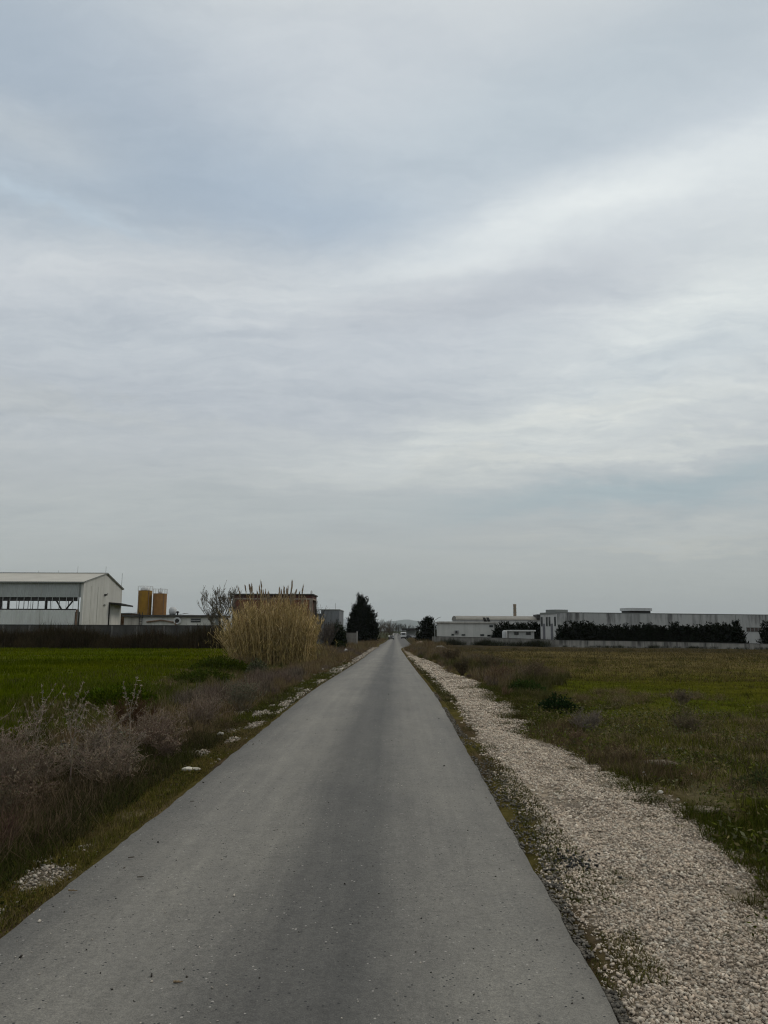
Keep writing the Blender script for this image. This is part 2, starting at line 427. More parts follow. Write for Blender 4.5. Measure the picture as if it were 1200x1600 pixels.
def ground_z(x, y):
    x = np.asarray(x, float); y = np.asarray(y, float)
    dx = x-CX(y); off = np.maximum(np.abs(dx)-HW(y), 0)
    b = sstep(.15, 1.0, off)*(1-sstep(200, 500, np.abs(y)))
    z = PZ(y)-.035+b*((fbm(x*.9, y*.9, 1)-.5)*.16+(fbm(x*.12, y*.12, 2)-.5)*.18)
    z = z-.012*sstep(0, .2, off)+(fbm(x*6, y*6, 4, 3)-.5)*.03*sstep(.02, .3, off)*(1-sstep(30, 60, np.abs(y)))
    left = (dx < 0); z = z-np.where(left, .16*sstep(.9, 2.2, off)-.16*sstep(4.2, 6, off), 0)   # shallow ditch
    inroad = np.abs(dx) < HW(y)-.02
    return np.where(inroad, PZ(y)-.06, z)
def gz(x, y): return float(ground_z(np.array([x]), np.array([y]))[0])

def axis(lo, hi, step, grow, far_lo, far_hi):
    a = list(np.arange(lo, hi, step)); s = step; x = a[-1]
    while x < far_hi: s *= grow; x += s; a.append(x)
    s = step; x = lo; pre = []
    while x > far_lo: s *= grow; x -= s; pre.append(x)
    return np.array(pre[::-1]+a)
gx = axis(-9, 9, .09, 1.075, -21500, 21500); gy = axis(2.2, 24, .09, 1.05, -60, 21500)
gx = np.sort(np.concatenate([gx]))
X, Y = np.meshgrid(gx, gy); Z = ground_z(X, Y)
nx, ny = len(gx), len(gy)
Vg = np.stack([X, Y, Z], -1).reshape(-1, 3)
ii = (np.arange(ny-1)[:, None]*nx+np.arange(nx-1)[None, :]).ravel()
Qg = np.stack([ii, ii+1, ii+nx+1, ii+nx], 1)

# soil and cover colours by zone
SOIL = np.array([.062, .047, .028]); MOSS = np.array([.070, .060, .020]); WHEAT = np.array([.050, .062, .001])
GRAV = np.array([.215, .185, .15]); GRASSR = np.array([.060, .060, .008]); TAN = np.array([.105, .082, .036]); BROWN = np.array([.070, .054, .024])
def zone_colour(x, y):
    x = np.asarray(x, float); y = np.asarray(y, float)
    dx = x-CX(y); n1 = fbm(x*.7, y*.7, 11)[..., None]; n2 = fbm(x*.15, y*.05, 12)[..., None]; n3 = fbm(x*2.5, y*2.5, 13)[..., None]
    mixc = lambda a, b, f: a*(1-f)+b*f
    c = mixc(SOIL, MOSS, sstep(.4, .65, n1)) * (.8+.4*n3)
    # left field: winter cereal
    fb = np.interp(y, [0, 15, 22, 31, 67, 95], [-7.3, -7.4, -7.7, -9.2, -14.5, -16])
    f = sstep(-.6, .6, (fb-x)+(n1[..., 0]-.5)*3)[..., None]
    wheat = mixc(WHEAT, np.array([.058, .066, .002]), sstep(.35, .7, n2))
    c = np.where((dx < 0)[..., None], mixc(c, wheat, f), c)
    # right field: rough pasture and stubble, browner with distance
    g = gr(y); f = sstep(.0, .5, x-g)[..., None]
    past = mixc(GRASSR, np.array([.050, .059, .006]), sstep(.45, .7, fbm(x*.08+3, y*.03, 14))[..., None])
    tan = mixc(BROWN, TAN, sstep(.35, .7, fbm(x*.12, y*.06, 15))[..., None])
    yb = y+8*(fbm(x*.06, y*.02, 16)-.5)*2
    past = mixc(past, tan, (sstep(26, 40, yb)*.9)[..., None])
    past = mixc(past, np.array([.036, .030, .021]), (sstep(78, 90, yb)*.85)[..., None])
    past = mixc(past, BROWN, (sstep(.60, .72, fbm(x*.35, y*.16, 18))*.55)[..., None])
    past = past*(.8+.4*n3)
    c = np.where((dx > 0)[..., None], mixc(c, past, f), c)
    # gravel shoulder on the right, patches on the left
    l = gl(y); wv = .10*(fbm(x*7, y*7, 21)-.5)*2
    f = (sstep(-.05, .10, x-l+wv)*(1-sstep(-.05, .16, x-g+wv*2)))[..., None]
    c = np.where((dx > 0)[..., None], mixc(c, GRAV*(.72+.4*n3), f), c)
    f = left_gravel(x, y)[..., None]
    c = mixc(c, GRAV*(.55+.4*n3), f*.6)
    bare = (sstep(.66, .74, fbm(x*1.1+9, y*.8, 23))*sstep(.1, .5, x-g)*(1-sstep(3, 5, x-g))*(1-sstep(14, 30, y)))[..., None]
    c = mixc(c, np.array([.13, .108, .083]), bare*.5)
    f = sstep(130, 400, y)[..., None]; c = mixc(c, np.array([.04, .045, .025]), f)
    return np.clip(c, .004, 1)
def left_gravel(x, y):
    """irregular patches of pale stones beside the left edge of the road"""
    off = -(x-CX(y))-HALF
    s = np.zeros_like(x)
    for (px, py, rx, ry) in [(-2.42, 5.6, .26, .34), (-2.5, 4.75, .30, .26), (-2.45, 11.9, .14, .42), (-2.62, 10.7, .16, .32), (-2.42, 13.6, .16, .75), (-2.62, 15.2, .17, .7)]:
        s = np.maximum(s, 1-np.hypot((x-px)/rx, (y-py)/ry))
    wid = np.interp(y, [14, 18, 30, 60, 95, 130], [.0, .38, .46, .75, 1.3, 1.5])*(.45+1.1*fbm(y*.35, y*0+2, 33))*sstep(.30, .46, fbm(y*.55+4, y*0+7, 34))
    s = np.maximum(s, (1-off/np.maximum(wid, .01))*.6*(y > 14)*(y < 125))
    return sstep(.02, .4, s+(fbm(x*5, y*2.5, 31)-.5)*.9)*sstep(.03, .12, off)
Kg = zone_colour(X, Y).reshape(-1, 3)
mg = bpy.data.materials.new('ground'); mg.use_nodes = True; t = NT(mg.node_tree)
o_ = t.n('ShaderNodeOutputMaterial'); b_ = t.n('ShaderNodeBsdfPrincipled'); t.l(b_.outputs[0], o_.inputs[0])
P_ = t.n('ShaderNodeNewGeometry').outputs['Position']; a_ = t.n('ShaderNodeAttribute', attribute_name='Col')
na = t.noise(P_, 14, 6, .7); nb = t.noise(P_, 1.7, 5, .6); nc = t.noise(t.mapping(P_, (.18, .9, 1)), 1.0, 5, .65)
cc = t.vm('MULTIPLY', a_.outputs['Color'], t.ramp(na, [(.28, (.5, .5, .5)), (.5, (1, 1, 1)), (.74, (1.5, 1.45, 1.4))]))
cc = t.vm('MULTIPLY', cc, t.ramp(nb, [(.3, (.75, .75, .78)), (.7, (1.22, 1.2, 1.15))]))
cc = t.vm('MULTIPLY', cc, t.ramp(nc, [(.3, (.78, .8, .8)), (.7, (1.2, 1.18, 1.15))]))
t.l(cc, b_.inputs['Base Color']); b_.inputs['Roughness'].default_value = 1.0; b_.inputs['Specular IOR Level'].default_value = .0
bp = t.n('ShaderNodeBump'); bp.inputs['Strength'].default_value = .8; bp.inputs['Distance'].default_value = .04; t.l(na, bp.inputs['Height']); t.l(bp.outputs[0], b_.inputs['Normal'])
tag(mesh_np('ground', Vg, None, Qg, mg, Kg, smooth=True), kind='structure')

# ------------------------------------------------------------------ road
ry = axis(1.5, 24, .12, 1.045, -50, 900)
rxs = np.concatenate([[-1], np.linspace(-.97, .97, 15), [1]])
RX, RY = np.meshgrid(rxs, ry)
edge = (fbm(RY*2.2, RX*0+np.sign(RX)*9, 41)-.5)*.035+(fbm(RY*9, RX*0+np.sign(RX)*9, 42)-.5)*.03
Xr = CX(RY)+RX*HW(RY)+np.where(np.abs(RX) > .9, edge*np.sign(RX), 0)
Zr = PZ(RY)+.012*(1-RX**2)+np.where(np.abs(RX) > .99, -.075, 0.)
Vr = np.stack([Xr, RY, Zr], -1).reshape(-1, 3); n_ = len(rxs)
ii = (np.arange(len(ry)-1)[:, None]*n_+np.arange(n_-1)[None, :]).ravel()
mr_ = bpy.data.materials.new('asphalt'); mr_.use_nodes = True; t = NT(mr_.node_tree)
o_ = t.n('ShaderNodeOutputMaterial'); b_ = t.n('ShaderNodeBsdfPrincipled'); t.l(b_.outputs[0], o_.inputs[0])
P_ = t.n('ShaderNodeNewGeometry').outputs['Position']; sp = t.n('ShaderNodeSeparateXYZ'); t.l(P_, sp.inputs[0])
wob = t.m('MULTIPLY', t.m('SUBTRACT', t.noise(t.mapping(P_, (.6, .12, 1)), 1.0, 3), .5), .35)
wob2 = t.m('MULTIPLY', t.m('SUBTRACT', t.noise(t.mapping(P_, (5, .6, 1)), 1.0, 4), .5), .18)
xx = t.m('ADD', t.m('ADD', sp.outputs[0], wob), wob2)
f0 = t.mr(xx, -2.3, 1.15)
track = t.ramp(f0, [(.0, (.092, .088, .081)), (.10, (.120, .116, .106)), (.24, (.158, .152, .137)), (.38, (.140, .135, .122)), (.475, (.082, .080, .075)), (.60, (.074, .073, .069)),
                    (.67, (.110, .107, .099)), (.79, (.145, .140, .127)), (.91, (.132, .128, .117)), (1.0, (.070, .067, .062))])
sp1 = t.noise(P_, 130, 3, .8); sp2 = t.noise(P_, 38, 3, .7); sp3 = t.noise(t.mapping(P_, (1.2, .35, 1)), 1.6, 6, .65); sp4 = t.noise(P_, 7, 4, .6)
c = t.vm('MULTIPLY', track, t.ramp(sp1, [(.3, (.62, .62, .63)), (.5, (1, 1, 1)), (.68, (1.45, 1.43, 1.38))]))
c = t.vm('MULTIPLY', c, t.ramp(sp2, [(.3, (.80, .80, .80)), (.7, (1.2, 1.2, 1.19))]))
c = t.vm('MULTIPLY', c, t.ramp(sp3, [(.3, (.85, .85, .86)), (.7, (1.14, 1.13, 1.11))]))
c = t.vm('MULTIPLY', c, t.ramp(sp4, [(.3, (.92, .92, .92)), (.7, (1.08, 1.08, 1.08))]))
st = t.noise(t.mapping(P_, (9, .22, 1)), 1.0, 5, .6); bl = t.noise(t.mapping(P_, (1, .5, 1), (0, 0, 0), (3, 1, 0)), .55, 4, .55)
c = t.vm('MULTIPLY', c, t.ramp(st, [(.3, (.90, .90, .90)), (.7, (1.09, 1.09, 1.085))])); c = t.vm('MULTIPLY', c, t.ramp(bl, [(.32, (.90, .90, .91)), (.68, (1.09, 1.085, 1.07))]))
vo = t.n('ShaderNodeTexVoronoi'); vo.inputs['Scale'].default_value = 60; t.l(P_, vo.inputs['Vector'])
vs = t.n('ShaderNodeSeparateXYZ'); t.l(vo.outputs['Color'], vs.inputs[0])
c = t.mix(t.m('MULTIPLY', t.m('GREATER_THAN', vs.outputs[0], .986), t.m('LESS_THAN', vo.outputs['Distance'], .38)), c, (.27, .255, .235))
c = t.mix(t.m('MULTIPLY', t.m('LESS_THAN', vs.outputs[0], .035), t.m('LESS_THAN', vo.outputs['Distance'], .38)), c, (.02, .02, .02))
t.l(c, b_.inputs['Base Color']); b_.inputs['Roughness'].default_value = .82; b_.inputs['Specular IOR Level'].default_value = .35
bp = t.n('ShaderNodeBump'); bp.inputs['Strength'].default_value = .5; bp.inputs['Distance'].default_value = .006
t.l(t.m('ADD', sp1, sp2), bp.inputs['Height']); t.l(bp.outputs[0], b_.inputs['Normal'])
tag(mesh_np('road', Vr, None, np.stack([ii, ii+1, ii+n_+1, ii+n_], 1), mr_, smooth=True), kind='structure')
# ================================================================== BUILDINGS AND STRUCTURES
WHITE_M = mat_solid('white_sheet_metal', (.56, .575, .55), .55, var=.06, scale=.5, streak=.25, streak_col=(.3, .29, .25), corr=('x', .25))
GABLE_M = mat_solid('gable_sheet_metal', (.49, .49, .455), .55, var=.05, scale=.5, streak=.3, streak_col=(.28, .27, .23), corr=('y', .33))
GREY_M = mat_solid('grey_sheet_metal', (.34, .36, .35), .5, var=.06, scale=.4, streak=.2, streak_col=(.2, .2, .19), corr=('x', .25))
ROOF_M = mat_solid('roof_sheet', (.42, .40, .345), .5, var=.06, scale=.4, corr=('x', .33))
DARK_M = mat_solid('dark_steel', (.022, .020, .018), .6, var=.2)
TRIM_M = mat_solid('grey_trim', (.16, .17, .16), .6, var=.1)
RUST_M = mat_solid('rusty_steel', (.17, .11, .075), .8, var=.3, scale=3)
CONC_M = mat_solid('old_concrete', (.20, .19, .17), .9, var=.2, scale=1.2, streak=.5, streak_col=(.06, .058, .05), bump=.01)
CONC_D = mat_solid('dark_concrete', (.066, .064, .056), .9, var=.25, scale=.8, streak=.6, streak_col=(.03, .028, .025), bump=.01)
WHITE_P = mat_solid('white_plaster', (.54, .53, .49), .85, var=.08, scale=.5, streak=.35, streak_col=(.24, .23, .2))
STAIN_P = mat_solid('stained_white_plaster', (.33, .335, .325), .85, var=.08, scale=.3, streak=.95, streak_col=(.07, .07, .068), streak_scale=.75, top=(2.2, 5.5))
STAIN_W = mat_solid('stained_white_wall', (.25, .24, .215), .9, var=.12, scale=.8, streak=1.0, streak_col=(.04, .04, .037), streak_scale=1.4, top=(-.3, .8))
GLASS_M = mat_solid('dark_glass', (.012, .014, .016), .15, var=.1, spec=.5)
FLAT_ROOF = mat_solid('dark_roof_edge', (.055, .052, .046), .85, var=.2)
OCHRE_M = mat_solid('ochre_paint', (.27, .145, .012), .6, var=.14, scale=.9, streak=.5, streak_col=(.14, .075, .02))
ORANGE_M = mat_solid('orange_paint', (.25, .125, .035), .6, var=.14, scale=.9, streak=.55, streak_col=(.15, .08, .03))
ALU_M = mat_solid('weathered_aluminium', (.42, .43, .43), .45, var=.12)
PLASTIC_M = mat_solid('white_plastic', (.50, .505, .50), .5, var=.06)
BLUE_M = mat_solid('blue_plastic', (.12, .2, .38), .5, var=.1)

# ---- white warehouse on the left, an open band below its eaves
WY, WD = 106.0, 15.0
cx_ = ax(127, WY); g_ = gz(cx_, WY)
wh = thing('warehouse', 'large white sheet metal warehouse with an open dark band along its front', 'warehouse', (cx_, WY, g_))
he = az(127, 909.5, WY)-g_; hr = az(160, 897, WY+WD*.53)-g_; L = 36.0
z1 = az(60, 933, WY)-g_; z0 = az(60, 953, WY)-g_; ym = WD*.53
MB().box(-L, -.35, 0, .15, z1, he-.05).build('upper_cladding', GREY_M, wh)
MB().box(-L, -1.05, 0, .15, 0, z0).build('lower_cladding', WHITE_M, wh)
MB().box(-.345, 0, -.02, .2, 0, he-.05).build('corner_flashing', WHITE_P, wh)
MB().box(-.95, -.6, .02, .3, 0, z0+.1).build('rusty_post', RUST_M, wh)
MB().prism([(0, .2, 0), (0, WD, 0), (0, WD, he-.2), (0, ym, hr-.06), (0, .2, he-.05)], (-.15, 0, 0)).build('gable_wall', GABLE_M, wh)
MB().prism([(-L, .2, 0), (-L, WD, 0), (-L, WD, he-.2), (-L, ym, hr-.06), (-L, .2, he-.05)], (-.15, 0, 0)).build('gable_wall', GABLE_M, wh)
bw = MB(); bw.box(-L, -.2, WD-.15, WD-.02, 0, z0+.1); bw.box(-L, -.2, WD-.15, WD-.02, z1+.75, he-.25); bw.build('back_wall', GREY_M, wh)
rf = MB(); rf.prism([(.18, -.25, he-.08), (.18, ym, hr), (.18, ym, hr+.12), (.18, -.25, he+.06)], (-L-.4, 0, 0))
rf.prism([(.18, WD+.2, he-.3), (.18, ym+.003, hr), (.18, ym+.003, hr+.12), (.18, WD+.2, he-.18)], (-L-.4, 0, 0)); rfo = rf.build('roof', ROOF_M, wh)
MB().box(-L-.25, .22, ym-.18, ym+.18, hr+.122, hr+.19).build('ridge_cap', TRIM_M, rfo)
MB().box(-L-.2, .2, -.40, -.252, he-.14, he+.02).build('gutter', TRIM_M, rfo)
MB().rod((.2, -.25, he+.07), (.2, ym, hr+.13), .07).rod((.2, ym, hr+.13), (.2, WD+.2, he-.17), .07).build('verge_trim', TRIM_M, rfo)
bm_ = MB(); bm_.box(-L, -.97, .2, .5, z1-.52, z1+.02); bm_.box(-L, -.97, .0, .2, z0+.002, z0+.16); bm_.build('crossbeam', DARK_M, wh)
for u in (8, 67.5): x = ax(u, WY)-cx_; MB().box(x-.12, x+.12, .2, .5, 0, z1-.5).build('column', DARK_M, wh)
for x in (-11.6, -17.2, -22.8, -28.4): MB().box(x-.12, x+.12, .2, .5, 0, z1-.5).build('column', DARK_M, wh)
for (ua, ub, s) in ((83, 92, 1), (99, 110, -1)):
    xa, xb = ax(ua, WY)-cx_, ax(ub, WY)-cx_
    MB().rod((xa, .35, z1-.4 if s > 0 else z0+.1), (xb, .35, z0+.1 if s > 0 else z1-.4), .11).build('brace', DARK_M, wh)
rr = random.Random(4); x = -1.4
while x > -16: MB().box(x-.025, x+.025, .05, .1, z0+.16, z1).build('mullion', ALU_M, wh); x -= .98
x = -1.9
while x > -18: MB().box(x-.03, x+.03, WD-.4, WD-.3, z0+.1, z1+.75).build('back_mullion', DARK_M, wh); x -= .55+1.1*rr.random()
MB().rod((-.1, ym, hr+.15), (-.1, ym, hr+1.15), .025).build('lightning_rod', TRIM_M, wh)
MB().rod((-.1, WD-.1, he-.2), (-.1, WD-.1, he+2.3), .03).build('lightning_rod', TRIM_M, wh)
for u in (12, 45, 78): x = ax(u, WY)-cx_; MB().rod((x, ym, hr+.15), (x, ym, hr+(1.2 if u == 78 else .5)), .02).build('lightning_rod', TRIM_M, wh)
cz = az(178, 944.5, WY+11)-g_
MB().prism([(.0, 9.6, cz+.3), (.0, 14.9, cz+.12), (1.9, 14.9, cz-.05), (1.9, 9.6, cz+.15)], (0, 0, -.22)).build('canopy', DARK_M, wh)
MB().box(.02, .16, 9.65, 9.85, 0, cz+.08).build('downpipe', DARK_M, wh)
MB().box(.02, .05, 10.6, 13.8, 0, cz-.6).build('loading_door', WHITE_P, wh)
for y_ in (2.6, 5.1): MB().box(.003, .03, y_-.02, y_+.02, 0, he-.4).build('panel_seam', mat_solid('seam', (.36, .355, .32), .7), wh)
for x_ in (-5.9, -11.4, -17, -22.5): MB().box(x_-.025, x_+.025, -.03, -.002, z1, he-.05).build('panel_seam', mat_solid('seam', (.36, .355, .32), .7), wh); MB().box(x_-.025, x_+.025, -.03, -.002, 0, z0).build('panel_seam', mat_solid('seam', (.36, .355, .32), .7), wh)
MB().rod((-.55, -.12, 0), (-.55, -.12, he-.15), .06).build('downpipe', TRIM_M, wh)
MB().box(.02, .38, 7.55, 7.85, cz+1.2, cz+1.42).rod((.05, 7.7, cz+1.1), (.4, 7.95, cz+1.5), .06).build('floodlight', DARK_M, wh)
MB().box(.02, .2, 7.5, 8.1, cz-.25, cz-.1).build('wall_lamp', TRIM_M, wh)

# ---- silos
def silo(u0, u1, vtop, Y, mat, dome, label):
    x0, x1 = ax(u0, Y), ax(u1, Y); x = (x0+x1)/2; r = (x1-x0)/2; g = gz(x, Y); h = az(u0, vtop, Y)-g
    s = thing('silo', label, 'silo', (x, Y, g), R(20), 'storage silos behind the low white building')
    MB().lathe([(r*.98, 0), (r, .05), (r, h-.06), (r*1.02, h-.05), (r*1.02, h), (0.01, h+.05)], seg=36).build('shell', mat, s)
    for k in range(4):
        a = 2*math.pi*k/4+.5; MB().box(r*math.cos(a)-.06, r*math.cos(a)+.06, r*math.sin(a)-.06, r*math.sin(a)+.06, .2, h-.1).build('stiffener', RUST_M, s)
    if dome: MB().lathe([(r*.72, h+.05), (r*.70, h+.25), (r*.58, h+.48), (r*.38, h+.62), (.01, h+.70)], seg=24).build('dome_cap', ALU_M, s, smooth=True)
    else:
        mb = MB(); mb.lathe([(r*.3, h+.05), (r*.3, h+.3), (.01, h+.34)], seg=14)
        for dx, dh in ((-.25, .8), (.05, .95), (.3, .7)): mb.rod((dx, 0, h), (dx, 0, h+dh), .06)
        mb.build('vent_pipes', ALU_M, s)
    rail = MB(); n = 14
    for k in range(n):
        a, b = 2*math.pi*k/n, 2*math.pi*(k+1)/n; rr_ = r*1.06
        pa, pb = Vector((rr_*math.cos(a), rr_*math.sin(a), 0)), Vector((rr_*math.cos(b), rr_*math.sin(b), 0))
        rail.rod(pa+Vector((0, 0, h-.05)), pa+Vector((0, 0, h+.75)), .02, 4); rail.rod(pa+Vector((0, 0, h+.75)), pb+Vector((0, 0, h+.75)), .018, 4)
    for k in range(7): z_ = h*(k+1)/8; MB().lathe([(r*.99, z_-.02), (r*1.012, z_-.02), (r*1.012, z_+.02), (r*.99, z_+.02)], seg=36).build('seam_ring', mat, s)
    rail.build('guard_rail', ALU_M, s)
    return s
silo(213.5, 234.5, 923, 128, OCHRE_M, True, 'ochre yellow silo with a pale domed cap, taller of the two silos')
silo(237, 258, 927.5, 128, ORANGE_M, False, 'orange brown silo with a flat top and thin vent pipes')

# ---- brown shed between warehouse and low building
Y = 122; x0, x1 = ax(187.5, Y), ax(204, Y); g = gz(x0, Y); h = az(190, 958, Y)-g
sh = thing('brick_shed', 'small brown brick shed half hidden beside the white warehouse canopy', 'shed', (x0, Y, g))
MB().box(0, x1-x0, 0, 4, 0, h-.15).build('wall', mat_solid('brown_brick', (.14, .075, .035), .9, var=.25, scale=2, streak=.4), sh)
MB().box(-.1, x1-x0+.1, -.1, 4.1, h-.147, h).build('roof', FLAT_ROOF, sh)

# ---- low white building
Y = 103; x0, x1 = ax(193, Y), ax(341, Y); g = gz((x0+x1)/2, Y); W_ = x1-x0; h = az(260, 964.0, Y)-g
lb = thing('low_building', 'low white flat-roofed building behind the dark wall with a small window and wall fan', 'building', (x0, Y, g))
MB().box(0, W_, 0, 6, 0, h).build('wall', WHITE_P, lb)
MB().box(-.25, W_+.25, -.35, 6.2, h+.003, h+.26).build('roof', FLAT_ROOF, lb)
wl = lambda u: ax(u, Y)-x0
wz = lambda v: az(260, v, Y)-g
MB().box(0, wl(220), -.02, 0, 0, h-.02).build('beige_panel', mat_solid('beige_plaster', (.40, .37, .32), .9, var=.1, scale=.8, streak=.4), lb)
wf = MB().box(wl(297.5), wl(313.5), -.05, -.003, wz(972.2), wz(966.2)).build('window', TRIM_M, lb)
MB().box(wl(298.3), wl(312.7), -.07, -.051, wz(971.6), wz(966.8)).build('pane', GLASS_M, wf)
MB().box(wl(298.3), wl(312.7), -.085, -.071, wz(969.6), wz(968.9)).build('crossbar', ALU_M, wf)
fan = MB(); fan.lathe([(.44, -.16), (.48, -.1), (.48, .1), (.40, .16), (.25, .1), (.02, .12)], seg=20)
fo = fan.build('extractor_fan', PLASTIC_M, lb, loc=(wl(277), -.18, wz(970))); fo.rotation_euler = (R(90), 0, 0)
fg = MB().lathe([(.02, .05), (.25, .03), (.27, -.02), (.02, -.03)], (0, 0, .15), seg=14).build('fan_hub', DARK_M, fo)
MB().rod((wl(229), -.2, wz(972)), (wl(252), -.2, wz(969)), .11).rod((wl(252), -.2, wz(969)), (wl(276), -.2, wz(973)), .10).rod((wl(275), -.2, wz(971)), (wl(275), -.2, wz(978)), .16).build('pipe', RUST_M, lb)
ld = MB()
for u in (218.5, 222.8): ld.rod((wl(u), -.42, .1), (wl(u), -.42, wz(957)), .05)
for k in range(13): z = .4+k*.33; ld.rod((wl(218.5), -.42, z), (wl(222.8), -.42, z), .03)
ld.build('ladder', DARK_M, lb)
MB().box(wl(336), wl(340.8), -.03, -.002, 0, h-.02).build('grey_corner', TRIM_M, lb)
tk = MB(); tk.lathe([(.01, -.55), (.35, -.5), (.5, -.25), (.52, .0), (.5, .25), (.35, .5), (.01, .55)], seg=18)
wt = thing('water_tank', 'round grey water tank on the low building roof beside the orange silo', 'tank', (x0+wl(260), Y+2.5, g+h+.26))
tk.build('drum', ALU_M, wt, smooth=True, loc=(0, 0, .58)); MB().box(-.4, .4, -.3, .3, 0, .12).build('cradle', DARK_M, wt)
vt = thing('roof_vent', 'small dark mushroom vent on the low white building roof', 'vent', (x0+wl(271.3), Y+1.5, g+h+.26))
MB().lathe([(.12, 0), (.12, .35)], seg=10).build('pipe', DARK_M, vt); MB().lathe([(.02, .32), (.22, .34), (.26, .42), (.10, .55), (.01, .57)], seg=12).build('cowl', DARK_M, vt)
pp = thing('plastic_sheeting', 'crumpled pale plastic sheeting lying on the low white building roof', 'sheeting', (x0+wl(283), Y+2, g+h+.27))
rg = np.random.default_rng(5); a = np.linspace(-.9, .9, 14); AX, AY = np.meshgrid(a, np.linspace(-.6, .6, 8))
PZs = .12+.22*fbm(AX*2.5+4, AY*2.5, 3)*(1-(AX/.95)**2); i_ = (np.arange(7)[:, None]*14+np.arange(13)[None]).ravel()
so = mesh_np('sheet', np.stack([AX, AY, PZs], -1).reshape(-1, 3), None, np.stack([i_, i_+1, i_+15, i_+14], 1), PLASTIC_M, parent=pp); so.modifiers.new('thickness', 'SOLIDIFY').thickness = .02

# ---- dark wall along the far edge of the left field
WY0 = 95.0
wx0, wx1 = -58.0, ax(348, WY0); gw = PZ(WY0)-.05; top = az(150, 976.6, WY0)
pw_ = thing('perimeter_wall', 'long dark concrete wall with paler posts behind the scrub across the left field', 'wall', (wx1, WY0, float(gw)))
MB().box(wx0-wx1, 0, 0, .12, -.2, top-gw-.06).build('panels', CONC_D, pw_)
MB().box(wx0-wx1, .02, -.04, .16, top-gw-.057, top-gw+.03).build('coping', mat_solid('coping_concrete', (.045, .043, .040), .9, var=.2), pw_)
for u in [5, 46, 88, 133, 175, 214, 256, 298, 338]:
    x = ax(u, WY0)-wx1; MB().box(x-.11, x+.11, -.06, -.003, -.2, top-gw-.06).build('post', mat_solid('post_concrete', (.12, .115, .105), .9, var=.2), pw_)

# ---- unfinished brick building behind the reeds
Y = 112; x0, x1 = ax(362.5, Y), ax(487.5, Y); g = gz(x0, Y); W_ = x1-x0; h = az(430, 927.8, Y)-g; D_ = 6.0
bb = thing('brick_building', 'unfinished red brick building with concrete beams and a flat dark roof', 'building', (x0, Y, g))
bm2 = mat_brick(); fl = az(430, 934.5, Y)-g
MB().box(.25, W_-.45, .03, D_-.03, 0, fl-.2).build('brick_infill', bm2, bb)
MB().box(.02, W_-.02, .05, D_-.05, fl+.002, h-.18).build('brick_parapet', mat_solid('dark_brick', (.085, .032, .022), .9, var=.25, scale=2, streak=.5), bb)
BEAM = mat_solid('bare_concrete_beam', (.24, .20, .16), .9, var=.2, scale=1.5, streak=.5, streak_col=(.1, .07, .05))
MB().box(0, W_, 0, D_, fl-.2, fl).build('ring_beam', BEAM, bb)
MB().box(-.15, W_+.15, -.15, D_+.15, h-.178, h).build('roof', FLAT_ROOF, bb)
for xa, xb in ((0, .24), (W_-.44, W_)):
    for ya, yb in ((0, .3), (D_-.3, D_)): MB().box(xa, xb, ya, yb, 0, fl-.202).build('concrete_column', BEAM, bb)
for x, z in ((W_*.45, 2.2), (W_*.8, 2.2)):
    wo = MB().box(x-.6, x+.6, -.01, .028, z-.5, z+.7).build('window_opening', DARK_M, bb)
mb = MB()
for k in range(5): mb.rod((W_-.1-.06*k, .1+.05*k, h), (W_-.1-.06*k+.05, .1, h+.35+.1*(k % 3)), .015, 4)
mb.build('rebar', RUST_M, bb)

# ---- grey sheet metal building further along the left side
Y = 150; x0, x1 = ax(501, Y), ax(530, Y); g = gz(x0, Y); W_ = x1-x0; h = az(515, 952, Y)-g
gb = thing('metal_building', 'grey corrugated metal building with a raised block and thin antenna', 'building', (x0, Y, g))
GB = mat_solid('blue_grey_sheet', (.155, .165, .175), .6, var=.08, scale=.4, streak=.3, corr=('x', .4))
MB().box(0, W_, 0, 12, 0, h-.2).build('tall_block', GB, gb); MB().box(-.1, W_+.1, -.1, 12.1, h-.197, h).build('roof', TRIM_M, gb)
h2 = az(495, 958.5, Y)-g; MB().box(-3.2, -.002, .6, 10, 0, h2-.15).build('side_block', GB, gb); MB().box(-3.3, -.003, .5, 10.1, h2-.147, h2).build('roof', TRIM_M, gb)
MB().rod((W_*.72, 3, h), (W_*.72, 3, h+1.3), .03).build('antenna', TRIM_M, gb)

# ---- low concrete wall with a pale post on the left of the road
Y = 122; x0, x1 = ax(534, Y), ax(559, Y); g = gz(x1, Y)
cw = thing('low_wall', 'short weathered concrete wall with a pale end post below the tall conifer', 'wall', (x0, Y, g))
MB().box(0, x1-x0-.22, 0, .2, -.1, az(545, 989, Y)-g).build('panel', CONC_M, cw); MB().box(x1-x0-.2, x1-x0, -.02, .22, -.1, az(558, 986.5, Y)-g).build('end_post', mat_solid('pale_post', (.28, .27, .25), .9), cw)
MB().box(-.02, x1-x0-.22, -.05, .25, az(545, 989, Y)-g+.002, az(545, 988, Y)-g).build('coping', CONC_D, cw)

